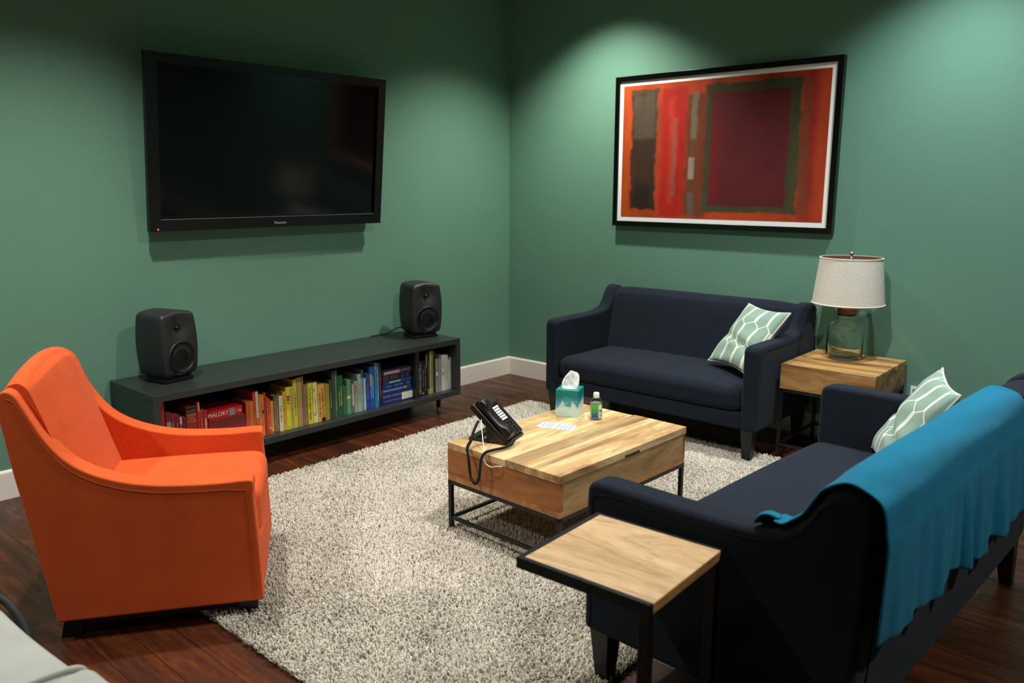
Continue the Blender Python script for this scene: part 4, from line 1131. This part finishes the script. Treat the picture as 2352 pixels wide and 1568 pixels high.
FB(-1.675, -1.449, 0.300, 0.3365, '17151c', 'black photo-spined book under the purple one on the flat blue stack', 0.18, patch=[(-0.48, -0.30, 0.1, 0.9, '46301f'), (-0.2, -0.18, 0.25, 0.8, '707078'), (-0.12, -0.1, 0.25, 0.8, '707078'), (-0.02, 0.0, 0.25, 0.8, '707078'), (0.2, 0.22, 0.2, 0.8, '606068'), (0.38, 0.40, 0.2, 0.8, '606068')])
FB(-1.673, -1.446, 0.3365, 0.366, '2a2444', 'purple book with a pink title panel on top of the flat blue stack', 0.17,
   patch=[(-0.47, 0.10, 0.18, 0.86, '9a6a74'), (0.40, 0.49, 0.1, 0.9, '6a3048')], title=[('DEXTER IN THE DARK', 0.0125, -0.19, 0.5, 'e8e4e4', 0.92), ('JEFF LINDSAY', 0.0105, 0.26, 0.55, 'b0a8c0', 0.85)])

# ------------------------------------------------------------------ things on the coffee table
TZ = 0.4155
def make_phone():
    ph = thing('desk_phone', 'black desk telephone propped on its wedge stand on the coffee table', 'telephone', (-2.350, -2.101, TZ), math.radians(18))
    # local: x along the lower edge, y backwards, face tilted up 43 degrees
    a = math.radians(43)
    F = Matrix.Translation((0, 0, 0.020)) @ Matrix.Rotation(a, 4, 'X')
    Wd, L = 0.188, 0.216
    b = MB()
    b.rbox((0, 0, -0.030), (Wd, L, 0.0), 0.008, 3, 3)
    body = b.build('body', M['black_plastic'], ph); body.matrix_local = F
    # cradle side with the handset
    hs = MB()
    prof = catmull([(0.006, 0.0), (0.004, 0.018), (0.012, 0.034), (0.040, 0.038), (0.065, 0.030), (0.100, 0.024), (0.150, 0.028), (0.175, 0.040), (0.200, 0.038), (0.210, 0.022), (0.208, 0.004), (0.180, 0.004), (0.150, 0.010), (0.075, 0.010), (0.05, 0.004)], 4, closed=True)
    rings = []
    for x in np.linspace(0.008, 0.064, 9):
        u = (x - 0.036) / 0.028
        k = math.sqrt(max(0.0, 1 - abs(u) ** 4)) * 0.25 + 0.75
        rings.append([(x, 0.108 + (y - 0.108) * (0.97 + 0.03 * k), 0.006 + (z - 0.006) * k) for y, z in prof])
    hs.loft(rings)
    h = hs.build('handset', M['black_plastic'], ph, angle=50); h.matrix_local = F
    g = MB()
    for kk in range(9): g.box((0.018, 0.070 + kk * 0.008, 0.001), (0.054, 0.0735 + kk * 0.008, 0.0045))
    o = g.build('speaker_grille', M['black_gloss'], ph, smooth=False); o.matrix_local = F
    o = MB().rbox((0.082, 0.168, -0.001), (0.178, 0.210, 0.010), 0.003, 2, 2).build('display_housing', M['black_plastic'], ph); o.matrix_local = F
    d = MB().box((0.090, 0.175, 0.0101), (0.170, 0.205, 0.0108)).build('display', plain('phone_display', (52, 50, 46), 0.3), o, smooth=False)
    for kk in range(6):
        y = 0.153 - kk * 0.0128
        o = MB().rbox((0.092 if kk == 0 else 0.098, y - 0.0045, 0.0), (0.150 if kk else 0.156, y + 0.0050, 0.0035), 0.0012, 2, 1).build('line_key', M['white_plastic'], ph); o.matrix_local = F
    wm = plain('key_print', (170, 172, 176), 0.5)
    for r in range(4):
        for c in range(3):
            x = 0.104 + c * 0.022; y = 0.068 - r * 0.0135
            o = MB().rbox((x - 0.0075, y - 0.0048, 0.0), (x + 0.0075, y + 0.0048, 0.0035), 0.0015, 2, 1).build('number_key', M['black_gloss'], ph); o.matrix_local = F
            ch = '123456789*0#'[r * 3 + c]
            tx = text_mesh('key_print', ch, 0.0075, wm, o, (x, y, 0.0037), (0, 0, 0), 0.0001)
    # wedge stand
    s = MB()
    arc = [(0.03, 0.0), (0.0, 0.0), (0.0, 0.012)] + [(0.008 + 0.075 * t_, 0.012 + 0.062 * t_ ** 0.9) for t_ in (0.25, 0.5, 0.75, 1.0)] + [(0.105, 0.085), (0.098, 0.05), (0.10, 0.014), (0.10, 0.0)]
    s.prism(arc, 0.012, 0.026, 0); s.prism(arc, Wd - 0.026, Wd - 0.012, 0)
    s.rbox((0.012, -0.005, 0.0), (Wd - 0.012, 0.035, 0.012), 0.003, 2, 2)
    for x in (0.010, Wd - 0.034): s.rbox((x, 0.02, 0.0), (x + 0.024, 0.165, 0.012), 0.004, 2, 2)
    s.rbox((0.010, 0.145, 0.0), (Wd - 0.010, 0.185, 0.014), 0.005, 2, 2)
    s.build('stand', M['black_plastic'], ph, angle=40)
    # coiled cord, in world directions relative to the phone
    inv = Matrix.Translation((-2.350, -2.101, TZ)) @ Matrix.Rotation(math.radians(18), 4, 'Z')
    inv = inv.inverted()
    path = [(-2.398, -1.985, 0.515), (-2.425, -1.985, 0.480), (-2.455, -1.995, 0.444), (-2.490, -2.012, 0.432), (-2.510, -2.028, 0.420), (-2.516, -2.040, 0.395), (-2.514, -2.043, 0.350), (-2.513, -2.051, 0.308), (-2.514, -2.076, 0.288), (-2.514, -2.098, 0.318), (-2.514, -2.106, 0.370), (-2.512, -2.112, 0.408), (-2.495, -2.118, 0.427), (-2.455, -2.118, 0.427), (-2.400, -2.128, 0.426), (-2.355, -2.130, 0.430), (-2.310, -2.112, 0.437)]
    cen = catmull(path, 24)
    P = np.array(cen); seg = np.linalg.norm(np.diff(P, axis=0), axis=1); S = np.concatenate([[0], np.cumsum(seg)])
    Ltot = S[-1]; pitch_ = 0.0046; R_ = 0.0046
    nst = int(Ltot / pitch_ * 9)
    ss = np.linspace(0, Ltot, nst)
    C = np.stack([np.interp(ss, S, P[:, i]) for i in range(3)], 1)
    T = np.gradient(C, axis=0); T /= np.linalg.norm(T, axis=1)[:, None]
    u = np.array([0, 1.0, 0.3]); pts = []
    for i in range(nst):
        u = u - T[i] * (u @ T[i]); u /= np.linalg.norm(u)
        w_ = np.cross(T[i], u); an = 2 * math.pi * ss[i] / pitch_
        pts.append(C[i] + R_ * (math.cos(an) * u + math.sin(an) * w_))
    pts = [tuple(inv @ Vector(q)) for q in pts]
    MB().tube(pts, 0.0021, 5).build('coiled_cord', M['rubber'], ph)
    MB().tube([tuple(inv @ Vector(q)) for q in cen[::4]], 0.0036, 6).build('cord_core', M['rubber'], ph)
    wp = catmull([(-2.392, -1.995, 0.520), (-2.415, -2.020, 0.490), (-2.445, -2.055, 0.455), (-2.470, -2.085, 0.430), (-2.492, -2.103, 0.4205), (-2.500, -2.108, 0.410), (-2.500, -2.113, 0.395), (-2.500, -2.128, 0.380), (-2.500, -2.155, 0.375), (-2.498, -2.185, 0.385), (-2.490, -2.205, 0.3855)], 8)
    MB().tube([tuple(inv @ Vector(q)) for q in wp], 0.0021, 8).build('line_cord', M['white_plastic'], ph)
make_phone()

def make_tissue_box():
    tb = thing('tissue_box', 'teal and white cube tissue box with a tissue pulled up', 'tissue box', (-1.777, -1.995, TZ), math.radians(-66.7))
    h, z1 = 0.0555, 0.131
    t = NT('tissue_box_print'); co = t.coord(); s = t.xyz(co)
    n = t.noise(co, 28, 4, 0.6, 0.5); n2 = t.noise(co, 60, 3, 0.6)
    zz = t.math('ADD', s[2], t.math('MULTIPLY', t.math('SUBTRACT', n, 0.5), 0.11))
    c = t.ramp(t.math('DIVIDE', zz, z1), [(0.0, lin((190, 224, 214))), (0.30, lin((204, 228, 218))), (0.46, lin((176, 216, 210))), (0.50, lin((72, 158, 172))), (0.75, lin((4, 112, 116))), (1.0, lin((6, 132, 116)))])
    c = t.mix(t.ramp(n2, [(0.70, 0.0), (0.76, 0.8)]), c, lin((200, 230, 224)))
    MB().box((-h, -h, 0), (h, h, z1)).build('carton', t.fin(c, 0.35, 0, 0.45), tb, bevel=0.0012)
    ring = [(0.040 * math.cos(a), 0.030 * math.sin(a)) for a in np.linspace(0, 2 * math.pi, 32, endpoint=False)]
    MB().prism(ring, z1 + 0.0003, z1 + 0.0010, 2).build('opening', plain('carton_opening', (214, 232, 228), 0.6), tb, smooth=False)
    rnd = random.Random(4)
    rows = []
    NN = 28
    for i in range(NN + 1):
        u = i / NN
        row = []
        for j in range(17):
            v = j / 16
            wv = (0.036 - 0.006 * v + 0.010 * math.sin(3.0 * v)) * (1 - 0.12 * v * v)
            x = (2 * u - 1) * wv + 0.012 * v * v
            y = 0.011 * math.sin(5.5 * u + 1.5 * v) * (0.7 + 0.5 * v) + 0.003 * math.sin(13 * u - 3 * v) + 0.0012 * math.sin(14 * v + 9 * u) + 0.010 * v
            z = z1 - 0.006 + v * (0.078 + 0.012 * math.sin(2.6 * u + 0.4) - 0.010 * abs(2 * u - 1) ** 3) - 0.0
            row.append((x, y, z))
        rows.append(row)
    o = MB().loft(rows, closed=False, caps=False).build('tissue', M['tissue'], tb, angle=180)
    md = o.modifiers.new('thick', 'SOLIDIFY'); md.thickness = 0.0012
    rows2 = [[(x * 0.9 + 0.002, 0.012 - y * 0.8, z - 0.008 * (k / 16) - 0.002) for k, (x, y, z) in enumerate(r)] for r in rows]
    o2 = MB().loft(rows2, closed=False, caps=False).build('tissue', M['tissue'], tb, angle=180)
    md = o2.modifiers.new('thick', 'SOLIDIFY'); md.thickness = 0.0012
make_tissue_box()

def make_bottle():
    bt = thing('sanitizer_bottle', 'small clear hand sanitizer bottle with a green and blue label', 'bottle', (-1.758, -2.138, TZ), math.radians(-20))
    R_ = 0.0285
    outer = [(0, 0.0005), (R_ - 0.004, 0.0005), (R_, 0.005), (R_, 0.082), (R_ - 0.002, 0.090), (R_ - 0.009, 0.099), (0.0125, 0.103), (0.0115, 0.110), (0.010, 0.110), (0.0105, 0.103), (R_ - 0.011, 0.097), (R_ - 0.0035, 0.089), (R_ - 0.0015, 0.081), (R_ - 0.0015, 0.006), (0, 0.003)]
    MB().lathe(outer, n=40).build('bottle_body', M['clear'], bt, angle=60, merge=True)
    MB().lathe([(0, 0.0035), (R_ - 0.003, 0.0065), (R_ - 0.003, 0.080), (0, 0.080)], n=32).build('gel', M['gel'], bt, angle=60)
    MB().lathe([(0.0, 0.103), (0.0140, 0.104), (0.0145, 0.108), (0.0142, 0.125), (0.012, 0.1285), (0, 0.129)], n=32).build('cap', M['white_plastic'], bt, angle=50)
    t = NT('sanitizer_label'); co = t.coord(); s = t.xyz(co)
    n = t.noise(co, 45, 3, 0.5)
    zz = t.math('ADD', t.math('DIVIDE', t.math('SUBTRACT', s[2], 0.012), 0.064), t.math('MULTIPLY', t.math('SUBTRACT', n, 0.5), 0.25))
    c = t.ramp(zz, [(0.0, lin((40, 74, 160))), (0.25, lin((44, 98, 168))), (0.42, lin((60, 158, 70))), (0.9, lin((84, 190, 40)))])
    ang = t.math('ARCTAN2', s[1], s[0])
    wf = t.ramp(t.math('ADD', t.math('MULTIPLY', t.math('ABSOLUTE', t.math('ADD', ang, 1.42)), 0.8), t.math('MULTIPLY', n, 0.3)), [(0.30, 1.0), (0.52, 0.0)])
    c = t.mix(t.math('MULTIPLY', wf, 0.9), c, lin((232, 240, 236)))
    lb = MB()
    a0, a1 = -2.95, 0.35
    lb.grid(lambda u, v: ((R_ + 0.0004) * math.cos(a0 + (a1 - a0) * u), (R_ + 0.0004) * math.sin(a0 + (a1 - a0) * u), 0.012 + 0.064 * v), 40, 8)
    lab = lb.build('label', t.fin(c, 0.4, 0, 0.4), bt, angle=180)
    mk = MB()
    for k, (aa, zz0, ww, hh) in enumerate([(-1.50, 0.040, 0.10, 0.012), (-1.34, 0.038, 0.09, 0.012), (-1.18, 0.037, 0.10, 0.013), (-1.42, 0.026, 0.22, 0.003), (-1.42, 0.020, 0.20, 0.003)]):
        mk.grid(lambda u, v: ((R_ + 0.0008) * math.cos(aa + ww * (u - 0.5)), (R_ + 0.0008) * math.sin(aa + ww * (u - 0.5)), zz0 + hh * v), 3, 1)
    mk.build('label_print', plain('label_ink', (30, 48, 90), 0.5), lab, smooth=False)
make_bottle()

def make_card():
    cd = thing('card', 'narrow white printed card with blue bars lying on the coffee table', 'card', (-1.979, -2.078, TZ + 0.0002), math.radians(-71))
    MB().box((-0.0845, -0.042, 0), (0.0845, 0.042, 0.0006)).build('card_sheet', M['white_paper'], cd, smooth=False)
    blue = plain('blue_print', (86, 116, 184), 0.6); pale = plain('pale_print', (196, 204, 218), 0.7)
    b = MB()
    for x in (-0.064, -0.045, -0.026, 0.006, 0.027, 0.047, 0.067): b.box((x - 0.0022, -0.036, 0.0006), (x + 0.0022, 0.036, 0.0008))
    b.build('blue_bars', blue, cd, smooth=False)
    b = MB(); rnd = random.Random(2)
    for x in (-0.056, -0.037, -0.016, -0.008, 0.014, 0.035, 0.055, 0.075):
        for k in range(5): b.box((x - 0.003, -0.032 + k * 0.013, 0.0006), (x + 0.003 * rnd.uniform(0.2, 1), -0.0265 + k * 0.013, 0.0007))
    b.build('fine_print', pale, cd, smooth=False)
make_card()
